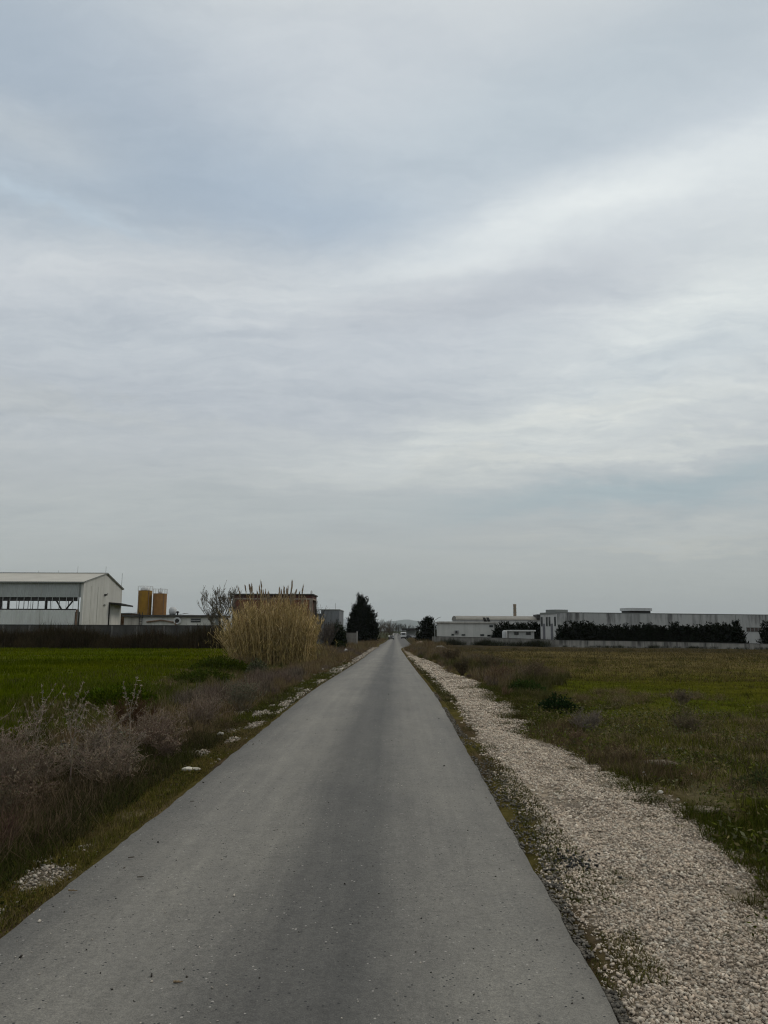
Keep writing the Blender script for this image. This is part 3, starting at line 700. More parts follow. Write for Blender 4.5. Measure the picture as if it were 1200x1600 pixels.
# ---- right: low white building with parapet
Y = 160; x0, x1 = ax(686, Y), ax(776, Y); g = gz(x0, Y); W_ = x1-x0; h = az(730, 971.2, Y)-g; D_ = 9
rb = thing('low_building', 'low pale grey building with a thin parapet right of the street lamp', 'building', (x0, Y, g))
MB().box(0, W_, 0, D_, 0, h-.36).build('wall', mat_solid('pale_render', (.46, .46, .43), .85, var=.06, scale=.5, streak=.3, streak_col=(.25, .25, .23)), rb)
MB().box(-.3, W_+.35, -.3, D_+.3, h-.357, h).build('parapet', mat_solid('parapet_concrete', (.40, .385, .35), .9, var=.1, streak=.4), rb)
wl = lambda u: ax(u, Y)-x0; wz = lambda v: az(730, v, Y)-g
for (ua, ub, va, vb) in ((764.5, 770.8, 980, 976.2), (705, 709.5, 993.3, 990.2), (721, 727, 993.5, 990.6), (750, 756.5, 994, 990.6), (761, 766.5, 994.5, 991.5), (769, 774.5, 994.5, 991.5)):
    wo = MB().box(wl(ua), wl(ub), -.05, -.003, wz(va), wz(vb)).build('window', TRIM_M, rb)
    MB().box(wl(ua)+.08, wl(ub)-.08, -.07, -.052, wz(va)+.08, wz(vb)-.08).build('pane', GLASS_M, wo)
au = MB(); au.box(-.4, .4, -.35, 0, -.32, .32); ao = au.build('air_conditioner', mat_solid('grey_casing', (.2, .2, .2), .6), rb, loc=(wl(713.5), -.003, wz(987.5)))
fl_ = MB().lathe([(.01, .02), (.22, .02), (.24, 0), (.01, 0)], seg=14).build('fan', DARK_M, ao, loc=(-.08, -.355, 0)); fl_.rotation_euler = (R(90), 0, 0)

# ---- long arched factory behind, with a chimney
Y = 205; x0, x1 = ax(714, Y), ax(852, Y); g = gz(x0, Y); W_ = x1-x0; e = az(760, 967.8, Y)-g; tp = az(760, 961.6, Y)-g
fa = thing('factory', 'long pale factory hall with a low curved grey roof behind the low buildings', 'factory', (x0, Y, g))
MB().box(0, W_, 0, 16, 0, e-.1).build('wall', mat_solid('pale_factory_wall', (.47, .465, .45), .85, var=.06, scale=.3, streak=.3, streak_col=(.28, .27, .25)), fa)
n = 12; pr = [(-.2, 8-8.3*math.cos(math.pi*k/n), e-.09+(tp-e+.1)*math.sin(math.pi*k/n)) for k in range(n+1)]
MB().prism(pr, (W_+.4, 0, 0)).build('roof', mat_solid('grey_curved_roof', (.20, .19, .165), .7, var=.12, scale=.3, streak=.3), fa)
sk = MB(); xs0, xs1 = ax(757, Y)-x0, ax(767, Y)-x0
for q in (0, 1):
    a = xs0+q*(xs1-xs0)*.55; sk.prism([(a, -.26, e-.7), (a+(xs1-xs0)*.42, -.26, e-.7), (a+(xs1-xs0)*.42-.5, -.30, tp-.55), (a-.5, -.30, tp-.55)], (0, -.06, 0))
sk.build('skylight', DARK_M, fa)
MB().box(W_-2.2, W_+.3, -.6, 5, e+.1, az(841, 960, Y)-g).build('roof_plant', DARK_M, fa)
ch = thing('chimney', 'slender tan factory chimney standing up behind the curved roof', 'chimney', (ax(807.7, 215), 218, gz(20, 215)))
hh = az(807, 944, 218)-gz(20, 215)
MB().lathe([(.5, 0), (.42, hh-.5), (.46, hh-.48), (.46, hh), (.3, hh), (.3, hh-.3), (.01, hh-.3)], seg=18).build('stack', mat_solid('tan_stack', (.22, .175, .125), .85, var=.15, streak=.5), ch)
for k in range(4): z = hh*(.55+.11*k); MB().lathe([(.44, z), (.475, z), (.475, z+.12), (.44, z+.12)], seg=18).build('band', TRIM_M, ch)

# ---- gate house with two windows, a white tank beside it
Y = 143; x0, x1 = ax(798, Y), ax(834.5, Y); g = gz(x0, Y); W_ = x1-x0; h = az(815, 984.3, Y)-g
gh = thing('gatehouse', 'small white hut with two dark windows and a flat white roof', 'hut', (x0, Y, g))
MB().box(0, W_, 0, 3, 0, h-.25).build('wall', mat_solid('hut_render', (.34, .345, .33), .85, var=.08, streak=.4, streak_col=(.2, .2, .18)), gh)
MB().box(-.35, W_+.25, -.4, 3.3, h-.247, h).build('roof', mat_solid('hut_roof', (.50, .50, .48), .7, var=.06), gh)
wl = lambda u: ax(u, Y)-x0; wz = lambda v: az(815, v, Y)-g
for ua, ub in ((803, 810.5), (821.5, 829.5)):
    wo = MB().box(wl(ua), wl(ub), -.04, -.003, wz(992.3), wz(986.6)).build('window', TRIM_M, gh); MB().box(wl(ua)+.07, wl(ub)-.07, -.06, -.042, wz(992)+.02, wz(986.6)-.06).build('pane', GLASS_M, wo)
x = ax(788.6, 141); g = gz(x, 141); h = az(790, 984.8, 141)-g
tk = thing('storage_tank', 'upright white tank with a blue band left of the small hut', 'tank', (x, 141, g))
MB().lathe([(.46, 0), (.48, .1), (.48, h-.35), (.40, h-.12), (.2, h), (.01, h+.01)], seg=20).build('shell', mat_solid('dull_white_tank', (.40, .41, .41), .6, var=.1, streak=.4), tk, smooth=True)
MB().lathe([(.485, .5), (.49, .5), (.49, 1.0), (.485, 1.0)], seg=20).build('band', BLUE_M, tk)
x = ax(786, 150); y = 150
# dark evergreen hedge seen behind the hut is planted with the trees below

# ---- entrance block and long stained building on the right
YA, YB = 146.0, 160.0
pa = (ax(870, YA), YA); pb = (ax(1200, YB), YB); gA = gz(*pa)
dv = Vector((pb[0]-pa[0], pb[1]-pa[1])); ang = math.atan2(dv.y, dv.x); Lb = dv.length+30
hb = az(870, 956.3, YA)-gA
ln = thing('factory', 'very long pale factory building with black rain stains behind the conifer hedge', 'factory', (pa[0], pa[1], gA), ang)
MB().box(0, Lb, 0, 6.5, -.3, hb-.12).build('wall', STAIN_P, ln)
MB().box(-.05, Lb, -.06, 6.5, hb-.117, hb).build('parapet_cap', TRIM_M, ln)
def lx(u):   # local x along the facade for a photo column
    d = dirpx(u, 980); c, s = math.cos(ang), math.sin(ang)
    # origin + t*d = pa + k*(c, s)
    k = (pa[1]*d.x-pa[0]*d.y)/(c*d.y-s*d.x); return k
def lz(u, v): k = lx(u); y = pa[1]+k*math.sin(ang); return az(u, v, y)-gA
a, b = lx(1166), lx(1190)
wo = MB().box(a, b, -.05, -.003, lz(1178, 987.2), lz(1178, 980.2)).build('window_strip', TRIM_M, ln)
q = MB(); n = 4
for k in range(n): q.box(a+.1+(b-a)*k/n, a-.1+(b-a)*(k+1)/n, -.075, -.052, lz(1178, 986.7), lz(1178, 980.8))
q.build('pane', mat_solid('brown_glass', (.03, .018, .015), .2, spec=.5), wo)
MB().box(lx(1012), lx(1026), -.05, -.003, lz(1015, 985), lz(1015, 976)).build('window', GLASS_M, ln)
for u in (912, 987, 1060, 1096, 1150): MB().box(lx(u)-.06, lx(u)+.06, -.03, -.002, 0, hb-.12).build('panel_joint', TRIM_M, ln)
a, b = lx(987), lx(1020)
bx = thing('roof_hut', 'small dark open-sided box on the roof of the long stained factory', 'roof structure', (pa[0]+(a+b)/2*math.cos(ang), pa[1]+(a+b)/2*math.sin(ang), gA+hb), ang)
hw = (b-a)/2; hx = lz(1003, 950)-hb
MB().box(-hw, hw, .5, 3.2, 0, hx-.55).build('wall', DARK_M, bx); MB().box(-hw-.2, hw+.15, .2, 3.5, hx-.547, hx).build('roof', ALU_M, bx); MB().box(-hw-.12, -hw+.0, .3, .45, 0, hx-.549).build('post', DARK_M, bx)
# entrance block, its face turned to the road
pe = (ax(845, 150), 150.0); ev = Vector((pa[0]-.05-pe[0], pa[1]-.05-pe[1])); ea = math.atan2(ev.y, ev.x); Le = ev.length
hE = az(845, 958.5, 150)-gA
eb = thing('entrance_block', 'pale entrance block with two tall doors and slit windows left of the hedge', 'building', (pe[0], pe[1], gA), ea)
MB().box(0, Le, .02, 7, -.3, hE-.2).build('wall', mat_solid('entrance_render', (.43, .43, .42), .85, var=.06, streak=.3, streak_col=(.22, .22, .2)), eb)
MB().box(-.1, Le, -.08, 7.1, hE-.197, hE).build('roof', TRIM_M, eb)
el = lambda f: Le*f
for f in (.14, .64):
    d = MB().box(el(f), el(f+.14), -.03, .018, 0, 4.1).build('door', mat_solid('grey_door', (.12, .12, .13), .6), eb); MB().box(el(f+.11), el(f+.12), -.07, -.031, 1.0, 1.2).build('handle', ALU_M, d)
for f in (.03, .35, .52, .87): w_ = MB().box(el(f), el(f)+.5, -.03, .018, 3.6, 5.4).build('slit_window', TRIM_M, eb); MB().box(el(f)+.06, el(f)+.44, -.05, -.031, 3.68, 5.32).build('pane', GLASS_M, w_)
MB().box(.4, 3.3, 1, 4, hE+.003, hE+.7).build('roof_slab', TRIM_M, eb)

# ---- stained white wall along the far edge of the right field
wp = [(ax(675, 152), 152), (ax(782, 141), 141), (ax(872, 128), 128), (ax(1010, 119), 119), (ax(1200, 109), 109), (ax(1200, 109)+26, 97)]
tops = [994.5, 997, 1000.3, 1002.3, 1006.6, 1012]; us = [675, 782, 872, 1010, 1200, 1200]
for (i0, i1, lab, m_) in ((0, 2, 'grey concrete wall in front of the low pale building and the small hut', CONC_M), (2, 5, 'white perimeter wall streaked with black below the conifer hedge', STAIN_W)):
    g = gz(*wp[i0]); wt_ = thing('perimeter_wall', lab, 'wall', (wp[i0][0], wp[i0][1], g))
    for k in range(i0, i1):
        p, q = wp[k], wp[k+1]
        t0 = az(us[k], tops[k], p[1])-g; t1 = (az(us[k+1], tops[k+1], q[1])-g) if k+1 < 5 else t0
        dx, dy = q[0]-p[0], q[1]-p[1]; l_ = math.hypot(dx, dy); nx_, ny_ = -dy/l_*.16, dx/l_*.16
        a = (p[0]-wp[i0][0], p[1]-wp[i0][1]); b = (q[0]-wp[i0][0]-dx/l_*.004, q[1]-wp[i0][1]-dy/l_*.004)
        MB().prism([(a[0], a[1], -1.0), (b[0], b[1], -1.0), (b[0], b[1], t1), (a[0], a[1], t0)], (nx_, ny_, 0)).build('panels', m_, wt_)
        MB().prism([(a[0], a[1]-.05, t0+.003), (b[0], b[1]-.05, t1+.003), (b[0], b[1]-.05, t1+.06), (a[0], a[1]-.05, t0+.06)], (nx_*1.6, ny_*1.6, 0)).build('coping', CONC_D, wt_)

# ---- street lamp
Y = 150; x = ax(679.3, Y); g = gz(x, Y); h = az(679, 969, Y)-g
sl = thing('street_lamp', 'thin grey street lamp with a short arm beside the low pale building', 'street lamp', (x, Y, g))
MB().rod((0, 0, 0), (0, 0, h), .10, 8, .06).build('pole', TRIM_M, sl); MB().rod((0, 0, h), (.75, 0, h+.45), .04).build('arm', TRIM_M, sl)
MB().prism([(.7, -.09, h+.40), (1.25, -.07, h+.58), (1.25, .07, h+.58), (.7, .09, h+.40)], (0, 0, .1)).build('lamp_head', ALU_M, sl)

# ---- far end of the road: shelter, truck, cars, person
ROADY = 300
def wheel(name, r, w, parent, loc, rot=(0, R(90), 0)):
    o = MB().lathe([(r*.55, -w/2), (r*.92, -w/2), (r, -w*.35), (r, w*.35), (r*.92, w/2), (r*.55, w/2)], seg=18).build(name, mat_solid('tyre_rubber', (.015, .015, .015), .9), parent, loc=loc)
    o.rotation_euler = rot
    MB().lathe([(.02, -w*.42), (r*.56, -w*.45), (r*.56, w*.45), (.02, w*.42)], seg=14).build('rim', ALU_M, o)
    return o
def car(loc, rz, paint, label, name='parked_car', group=None):
    c = thing(name, label, 'car', loc, rz, group)
    prof = [(-2.05, .30), (2.0, .30), (2.08, .55), (2.0, .78), (1.15, .92), (.45, 1.40), (-1.0, 1.44), (-1.75, .98), (-2.08, .90), (-2.12, .5)]
    MB().prism([(x, -.82, z) for x, z in prof], (0, 1.64, 0)).build('body', paint, c, bevel=.06)
    gls = [(1.02, .95), (.42, 1.34), (-.95, 1.38), (-1.55, 1.0)]
    for s in (-1, 1): MB().prism([(x, s*.815, z) for x, z in gls], (0, s*.02, 0)).build('side_window', GLASS_M, c)
    MB().prism([(1.17, -.7, .95), (1.17, .7, .95), (.50, .62, 1.38), (.50, -.62, 1.38)], (.03, 0, .02)).build('windscreen', GLASS_M, c)
    for sx in (-1.3, 1.3):
        for sy in (-.74, .74): wheel('wheel', .32, .2, c, (sx, sy, .32), (R(90), 0, 0))
    for s in (-.6, .6):
        MB().box(2.0, 2.1, s-.16, s+.16, .58, .74).build('headlight', mat_solid('lamp_glass', (.6, .6, .58), .2), c)
        MB().box(-2.15, -2.06, s-.16, s+.16, .68, .86).build('tail_light', mat_solid('red_lens', (.25, .015, .01), .3), c)
    return c
PAINT_D = mat_solid('dark_car_paint', (.015, .016, .018), .3, var=.05, spec=.5); PAINT_G = mat_solid('grey_car_paint', (.07, .075, .085), .35, var=.05, spec=.5)
Y = 262; x = ax(611.3, Y); car((x, Y, gz(x, Y)+.02), R(-88), PAINT_D, 'dark car parked at the left road edge far down the road')
Y = 292; x = ax(642, Y); car((x, Y, gz(x, Y)+.02), R(-60), PAINT_G, 'dark grey car parked beside the white truck under the dark roof')
Y = 288; x = ax(630.5, Y); g = gz(x, Y)
tr = thing('truck', 'small white truck facing the camera at the far end of the road', 'truck', (x, Y, g), 0)
MB().prism([(-.95, 0, .55), (-.95, -.1, 1.35), (-.95, .35, 2.35), (-.95, 1.7, 2.4), (-.95, 1.7, .55)], (1.9, 0, 0)).build('cab', PLASTIC_M, tr, bevel=.08)
MB().prism([(-.8, -.085, 1.42), (.8, -.085, 1.42), (.78, .30, 2.25), (-.78, .30, 2.25)], (0, -.03, 0)).build('windscreen', GLASS_M, tr)
MB().box(-.96, .96, -.2, .0, .35, .75).build('bumper', DARK_M, tr); MB().box(-1.05, 1.05, 1.85, 6.0, .85, 2.5).build('cargo_box', mat_solid('truck_box', (.5, .5, .49), .6), tr, bevel=.04); MB().box(-.5, .5, .3, 6.0, .45, .8).build('chassis', DARK_M, tr)
for s in (-.72, .72):
    MB().box(s-.15, s+.15, -.24, -.2, .82, 1.02).build('headlight', mat_solid('lamp_glass', (.6, .6, .58), .2), tr)
    for yy in (.75, 4.7): wheel('wheel', .42, .26, tr, (s, yy, .42))
    MB().box(s*1.45-.08, s*1.45+.08, .2, .28, 1.5, 1.95).build('mirror', DARK_M, tr)
Y = 304; x0, x1 = ax(629, Y), ax(651, Y); g = gz((x0+x1)/2, Y); h = az(640, 981.8, Y)-g
shl = thing('roadside_shelter', 'open shelter with a flat dark roof above the white truck', 'shelter', (x0, Y, g)); W_ = x1-x0
MB().box(-.2, W_+.2, -.3, 6, h-.75, h).build('roof', DARK_M, shl); MB().box(1.5, W_, 5.2, 5.4, 0, h-.753).build('back_wall', mat_solid('shelter_wall', (.32, .33, .33), .8, var=.1), shl)
for x in (.1, W_-.1): MB().box(x-.1, x+.1, .0, .2, 0, h-.753).build('post', DARK_M, shl)

# a person at the left road edge
Y = 256; x = ax(608, Y); g = gz(x, Y)
pe_ = thing('person', 'person in a pale top and dark trousers standing by the far left road edge', 'person', (x, Y, g))
SKIN_M = mat_solid('skin', (.35, .2, .14), .6); SHIRT_M = mat_solid('pale_cloth', (.5, .5, .48), .9); TROUS_M = mat_solid('dark_cloth', (.02, .022, .03), .9); HAIR_M = mat_solid('dark_hair', (.015, .012, .01), .8)
def limbs(path, seg=10):
    """one continuous tapered tube along (point, radius) stations"""
    mb = MB(); n0 = 0; rings = []
    for k, (p, rx, ry_) in enumerate(path):
        rings.append([(p[0]+rx*math.cos(2*math.pi*i/seg), p[1]+ry_*math.sin(2*math.pi*i/seg), p[2]) for i in range(seg)])
    for r_ in rings: mb.V += r_
    for k in range(len(rings)-1):
        mb.Fc += [(k*seg+i, k*seg+(i+1) % seg, (k+1)*seg+(i+1) % seg, (k+1)*seg+i) for i in range(seg)]
    mb.Fc += [tuple(range(seg))[::-1], tuple((len(rings)-1)*seg+i for i in range(seg))]
    return mb
body = bpy.data.meshes.new('body')
pts = [(0, 0, .95), (0, 0, 1.2), (0, 0, 1.42), (0, 0, 1.52), (0, -.01, 1.63), (0, -.01, 1.73), (-.2, 0, 1.40), (-.25, .02, 1.12), (-.24, -.06, .88), (-.24, -.09, .76),
       (.2, 0, 1.40), (.25, .02, 1.12), (.24, -.06, .88), (.24, -.09, .76), (-.1, 0, .88), (-.12, -.02, .48), (-.12, 0, .08), (-.13, -.16, .04), (.1, 0, .88), (.12, .03, .48), (.12, .05, .08), (.13, -.11, .04)]
eds = [(0, 1), (1, 2), (2, 3), (3, 4), (4, 5), (2, 6), (6, 7), (7, 8), (8, 9), (2, 10), (10, 11), (11, 12), (12, 13), (0, 14), (14, 15), (15, 16), (16, 17), (0, 18), (18, 19), (19, 20), (20, 21)]
rad = [.15, .15, .15, .055, .095, .08, .06, .045, .035, .035, .06, .045, .035, .035, .09, .06, .045, .04, .09, .06, .045, .04]
import bmesh
bm = bmesh.new(); lay = bm.verts.layers.skin.verify(); vs_ = [bm.verts.new(p) for p in pts]
for v_, r_ in zip(vs_, rad): v_[lay].radius = (r_, r_*.8)
vs_[0][lay].use_root = True
for a, b in eds: bm.edges.new((vs_[a], vs_[b]))
bm.to_mesh(body); bm.free(); body.materials.append(SKIN_M)
bo = bpy.data.objects.new('body', body); C.objects.link(bo); bo.parent = pe_; bo.modifiers.new('skin', 'SKIN'); bo.modifiers.new('sub', 'SUBSURF').levels = 1
limbs([((0, 0, .86), .19, .14), ((0, 0, 1.0), .18, .14), ((0, 0, 1.2), .19, .15), ((0, 0, 1.38), .22, .15), ((0, 0, 1.46), .16, .12), ((0, 0, 1.5), .08, .08)]).build('shirt', SHIRT_M, pe_, smooth=True)
for s in (-1, 1):
    limbs([((s*.24, -.04, .93), .06, .06), ((s*.255, .02, 1.12), .068, .068), ((s*.22, 0, 1.36), .085, .085), ((s*.16, 0, 1.43), .06, .06)]).build('sleeve', SHIRT_M, pe_, smooth=True)
    limbs([((s*.125, .0, .07), .075, .085), ((s*.12, .0, .48), .085, .09), ((s*.1, 0, .80), .115, .12), ((s*.08, 0, .92), .11, .13)]).build('trouser_leg', TROUS_M, pe_, smooth=True)
    MB().box(s*.125-.05, s*.125+.05, -.2, .08, 0, .09).build('shoe', DARK_M, pe_, bevel=.02)
MB().lathe([(.115, 1.66), (.12, 1.72), (.105, 1.80), (.06, 1.845), (.005, 1.85)], (0, .01, 0), seg=14).build('hair', HAIR_M, pe_, smooth=True)

# ---- mounds of tan gravel on the right
def mound(u, v, Y, w, h, label, name, mat, seed, dp=1.0):
    x = ax(u, Y); g = gz(x, Y); n = 28; V = []; rg = np.random.default_rng(seed)
    a = np.linspace(-1, 1, n); A, B = np.meshgrid(a, a); r = np.hypot(A, B)
    hgt = np.clip(1-r, 0, 1)**.8*h*(1+.5*(fbm(A*2.5+seed, B*2.5, seed)-.5)*2)+(fbm(A*9, B*9, seed+2)-.5)*h*.12*(r < 1)-.12*(r >= .98)
    V = np.stack([A*w, B*w*dp, hgt], -1).reshape(-1, 3); i_ = (np.arange(n-1)[:, None]*n+np.arange(n-1)[None]).ravel()
    o = mesh_np(name, V, None, np.stack([i_, i_+1, i_+n+1, i_+n], 1), mat, smooth=False); o.location = (x, Y, g-.03)
    return tag(o, label, 'heap')
TANG = mat_solid('tan_gravel', (.28, .21, .155), .95, var=.2, scale=2.5, bump=.03); PALEG = mat_solid('pale_rubble', (.30, .28, .25), .95, var=.3, scale=3, bump=.04)
mound(655, 1000, 128, 1.2, .95, 'heap of tan gravel beside the far right edge of the road', 'gravel_heap', TANG, 3, 1.3)
mound(687, 1004, 100, 1.0, .45, 'low heap of pale rubble among brown weeds below the street lamp', 'rubble_heap', PALEG, 5)
mound(550, 1009, 78, .75, .35, 'low pale earth heap beside the white sack on the left verge', 'earth_heap', mat_solid('pale_earth', (.15, .135, .10), .95, var=.3, scale=3), 9)
# white sack
Y = 76; x = ax(541, Y); g = gz(x, Y)
sk_ = mound(541, 1008, Y, .3, .62, 'white sack dumped in the weeds on the left verge', 'sack', PLASTIC_M, 14, .8); sk_['category'] = 'sack'

# ---- hills
def hills(name, y, x0, x1, prof, depth, col, seed):
    n = 180; xs = np.linspace(x0, x1, n); H = np.interp(xs, [p[0] for p in prof], [p[1] for p in prof])
    H = H*(1+.25*(fbm(xs/1100., xs*0+seed, seed)-.5)*2)+(fbm(xs/140., xs*0, seed+1)-.5)*H.max()*.14
    rows = [(0, 0), (.35, .45), (.7, .85), (1, 1), (1.5, .5), (2, 0)]; V = []
    for f, k in rows: V.append(np.stack([xs, y+depth*f+(fbm(xs/500., xs*0+f*9, seed+3)-.5)*depth*.3, np.maximum(H, 0)*k*(1+.15*(fbm(xs/250., xs*0+f*5, seed+4)-.5))-1.6], 1))
    V = np.concatenate(V); i_ = (np.arange(len(rows)-1)[:, None]*n+np.arange(n-1)[None]).ravel()
    m = bpy.data.materials.new(name); m.use_nodes = True; t = NT(m.node_tree); o = t.n('ShaderNodeOutputMaterial'); b = t.n('ShaderNodeBsdfPrincipled'); t.l(b.outputs[0], o.inputs[0])
    t.l(t.ramp(t.noise(t.n('ShaderNodeNewGeometry').outputs['Position'], .006, 6, .7), [(.35, tuple(c*.5 for c in col)), (.65, tuple(c*1.4 for c in col))]), b.inputs['Base Color']); b.inputs['Roughness'].default_value = 1
    return tag(mesh_np(name, V, None, np.stack([i_, i_+1, i_+n+1, i_+n], 1), m, smooth=True), kind='structure')
hx_ = lambda u, v, y: (ax(u, y), az(u, v, y))
hills('wooded_hill', 11000, -2600, 2600, [(-2600, 0), hx_(520, 979, 11000), hx_(560, 972, 11000), hx_(600, 971, 11000), hx_(622, 968.5, 11000), hx_(640, 966.5, 11000), hx_(655, 969, 11000), hx_(690, 975, 11000), (1500, 60), (2600, 0)], 900, (.035, .05, .03), 3)
hills('mountains', 19000, -13500, 1000, [(-13500, 180), hx_(60, 965, 19000), hx_(150, 960, 19000), hx_(195, 953, 19000), hx_(215, 956, 19000), hx_(255, 966, 19000), hx_(310, 955, 19000), hx_(345, 953, 19000), hx_(390, 958, 19000), hx_(520, 962, 19000), hx_(545, 966, 19000), (0, 120), (1000, 0)], 1500, (.05, .055, .05), 8)
# ================================================================== VEGETATION, STONES
VEGT = mat_veg('thin_leaves', .8, .0, .2); STALK = mat_veg('dry_stalks', .9, .0); NEEDLE = mat_veg('dark_needles', .9, .0); STONE = mat_veg('stone_pieces', .9, .25)

# ---- conifers: columns of small sprays packed into an uneven crown
def conifer_crown(seed, H, Rr, lobes, n, size, col, base=.06):
    """lobes of ragged branchlets, each a fan of narrow sprays pointing up and out"""
    rng = np.random.default_rng(seed); G = Geo(); tot = sum(l[3]**1.3*l[2]**2 for l in lobes); per = 14
    for (lx_, ly_, lr, lh) in lobes:
        k = max(20, int(n/per*lr**2*lh**1.3/tot))
        u = rng.uniform(0, 1, k)**.85; th = rng.uniform(0, 2*math.pi, k)
        prof = np.minimum(1, .66+u*2.0)*(1-u)**.52*1.02
        bumps = .62+.7*fbm(th*1.6+seed, u*6+seed, seed+3)
        rad = lr*Rr*prof*bumps*np.sqrt(rng.uniform(.3, 1, k))
        P = np.stack([lx_*Rr+rad*np.cos(th), ly_*Rr+rad*np.sin(th), H*lh*(base+(1-base)*u)], 1)
        ax_ = np.stack([np.cos(th)*.55, np.sin(th)*.55, np.full(k, .95)], 1)+rng.normal(0, .18, (k, 3))
        sz = size*rng.uniform(.6, 1.7, k); cc = jit(rng, col, k, .4, .1)
        P = np.repeat(P, per, 0); A = np.repeat(ax_, per, 0); S = np.repeat(sz, per); f = rng.uniform(-.3, .9, (k*per, 1))
        Q = P+A*f*S[:, None]*1.3+rng.normal(0, .16, P.shape)*S[:, None]
        D = A*1.2+rng.normal(0, .38, P.shape)
        G.add(*cards(rng, Q, D, S*rng.uniform(.5, 1.1, k*per), S*.26, np.repeat(cc, per, 0)*rng.uniform(.8, 1.2, (k*per, 1))))
        m = 46; uu = rng.uniform(.80, 1.0, m); sp = .16*Rr*lr*(1.02-uu)/.22
        P = np.stack([lx_*Rr+rng.normal(0, 1, m)*sp, ly_*Rr+rng.normal(0, 1, m)*sp, H*lh*uu], 1)
        G.add(*cards(rng, P, np.stack([rng.normal(0, .25, m), rng.normal(0, .25, m), np.ones(m)], 1), size*.9, size*.22, jit(rng, col, m, .3)))
    return G
def trunk_mb(H, r): return MB().rod((0, 0, 0), (0, 0, H*.5), r, 8, r*.6).rod((0, 0, H*.5), (0, 0, H*.9), r*.6, 8, r*.15)
BARK = mat_solid('bark', (.05, .042, .035), .95, var=.3, scale=4, bump=.02)
CON = (.0070, .0098, .0045)
Y = 170; x = ax(566, Y); g = gz(x, Y); H = az(560, 932, Y)-g; Rr = (ax(590, Y)-ax(541, Y))/2*.93
co = thing('conifer_tree', 'tall dark conifer with an uneven pointed crown left of the road', 'tree', (x, Y, g))
conifer_crown(3, H, Rr, [(-.13, 0, .42, 1.0), (-.10, .1, .62, .90), (.35, .05, .55, .78), (-.40, 0, .55, .74), (.66, 0, .45, .64), (-.70, 0, .42, .56), (-.50, .1, .50, .60), (.62, -.1, .42, .56), (0, -.4, .7, .72), (.1, .4, .7, .7), (-.70, -.1, .36, .46), (.80, .15, .30, .42), (-.28, -.2, .6, .80), (.30, .1, .50, .70), (.0, .1, 1.1, .60), (.85, 0, .3, .44), (-.85, 0, .3, .40), (.15, 0, .45, .92), (.50, 0, .6, .46), (-.50, 0, .6, .48)], 46000, .44, CON, .04).obj('crown', NEEDLE, co)
trunk_mb(H, .28).build('trunk', BARK, co)
Y = 175; x = ax(666.5, Y); g = gz(x, Y); H = az(666, 966, Y)-g; Rr = (ax(684, Y)-ax(649, Y))/2
co = thing('conifer_tree', 'broad round dark conifer beside the street lamp right of the road', 'tree', (x, Y, g))
conifer_crown(7, H, Rr, [(-.45, 0, .5, .86), (0, .2, .55, 1.0), (.45, -.05, .5, .92), (-.1, -.35, .6, .9), (.2, .3, .6, .85), (-.65, .1, .42, .62), (.7, .1, .42, .66), (0, 0, 1.0, .5), (.22, -.1, .4, .98)], 16000, .32, CON, .03).obj('crown', NEEDLE, co)
trunk_mb(H, .2).build('trunk', BARK, co)
# the hedge of conifers in front of the long stained building
protos = []
for k in range(5):
    rg = np.random.default_rng(50+k)
    lob = [(rg.uniform(-.15, .15), 0, .55, 1.0)]+[(rg.uniform(-.75, .75), rg.uniform(-.4, .4), rg.uniform(.28, .5), rg.uniform(.66, .97)) for _ in range(6)]+[(0, 0, 1.1, .74), (-.4, 0, .8, .6), (.4, 0, .8, .62)]
    protos.append(conifer_crown(60+k, 4.0, 1.6, lob, 8000, .34, CON, .0).arr())
HL = 'dark green conifer closely planted in the hedge row before the long stained factory'; HG = 'conifers of the hedge before the long factory'
rg = np.random.default_rng(8); hed = []; proto_things = []
mesh_pr = []
for k in range(23):
    u = 884+(1147-884)*k/22+rg.uniform(-3, 3)
    Yw = np.interp(u, [872, 1010, 1200], [128, 119, 109])+5.5+rg.uniform(-.6, .6)
    vt = 978+5*(fbm(np.array([u/26.]), np.array([2.]), 77)[0]-.5)*2+rg.uniform(-3, 2.5); hed.append((u, Yw, vt))
hed.append((1205, 114.5, 973))
for k, (u, Yw, vt) in enumerate(hed):
    x = ax(u, Yw); g = gz(x, Yw)-.05; H = az(u, vt, Yw)-g; s = H/4.0
    if k < 5:
        r_ = thing('hedge_conifer', HL, 'tree', (x, Yw, g), rg.uniform(0, 6), HG); V, T, K = protos[k]
        mesh_np('crown', V, T, None, NEEDLE, K, r_); trunk_mb(4, .12).build('trunk', BARK, r_); proto_things.append(r_); r_.scale = (max(s, .95), max(s, .95), s)
    else:
        o = dup(proto_things[int(rg.integers(5))], (x, Yw, g), rg.uniform(0, 6), (max(s, .95), max(s, .95), s))
        if k == len(hed)-1: o['label'] = 'dark conifer standing alone at the right edge past the gap in the hedge'; del o['group']
# evergreen hedge behind the small hut
for k, u in enumerate((782, 791, 800, 809, 818, 827, 836, 843)):
    Yw = 156; x = ax(u, Yw); g = gz(x, Yw); H = az(u, 976.5, Yw)-g
    o = dup(proto_things[k % 5], (x, Yw, g), k*1.3, (1.0, 1.0, H/4), 'dark evergreen in the hedge behind the small white hut', 'evergreens behind the hut'); o.name = 'hedge_conifer'

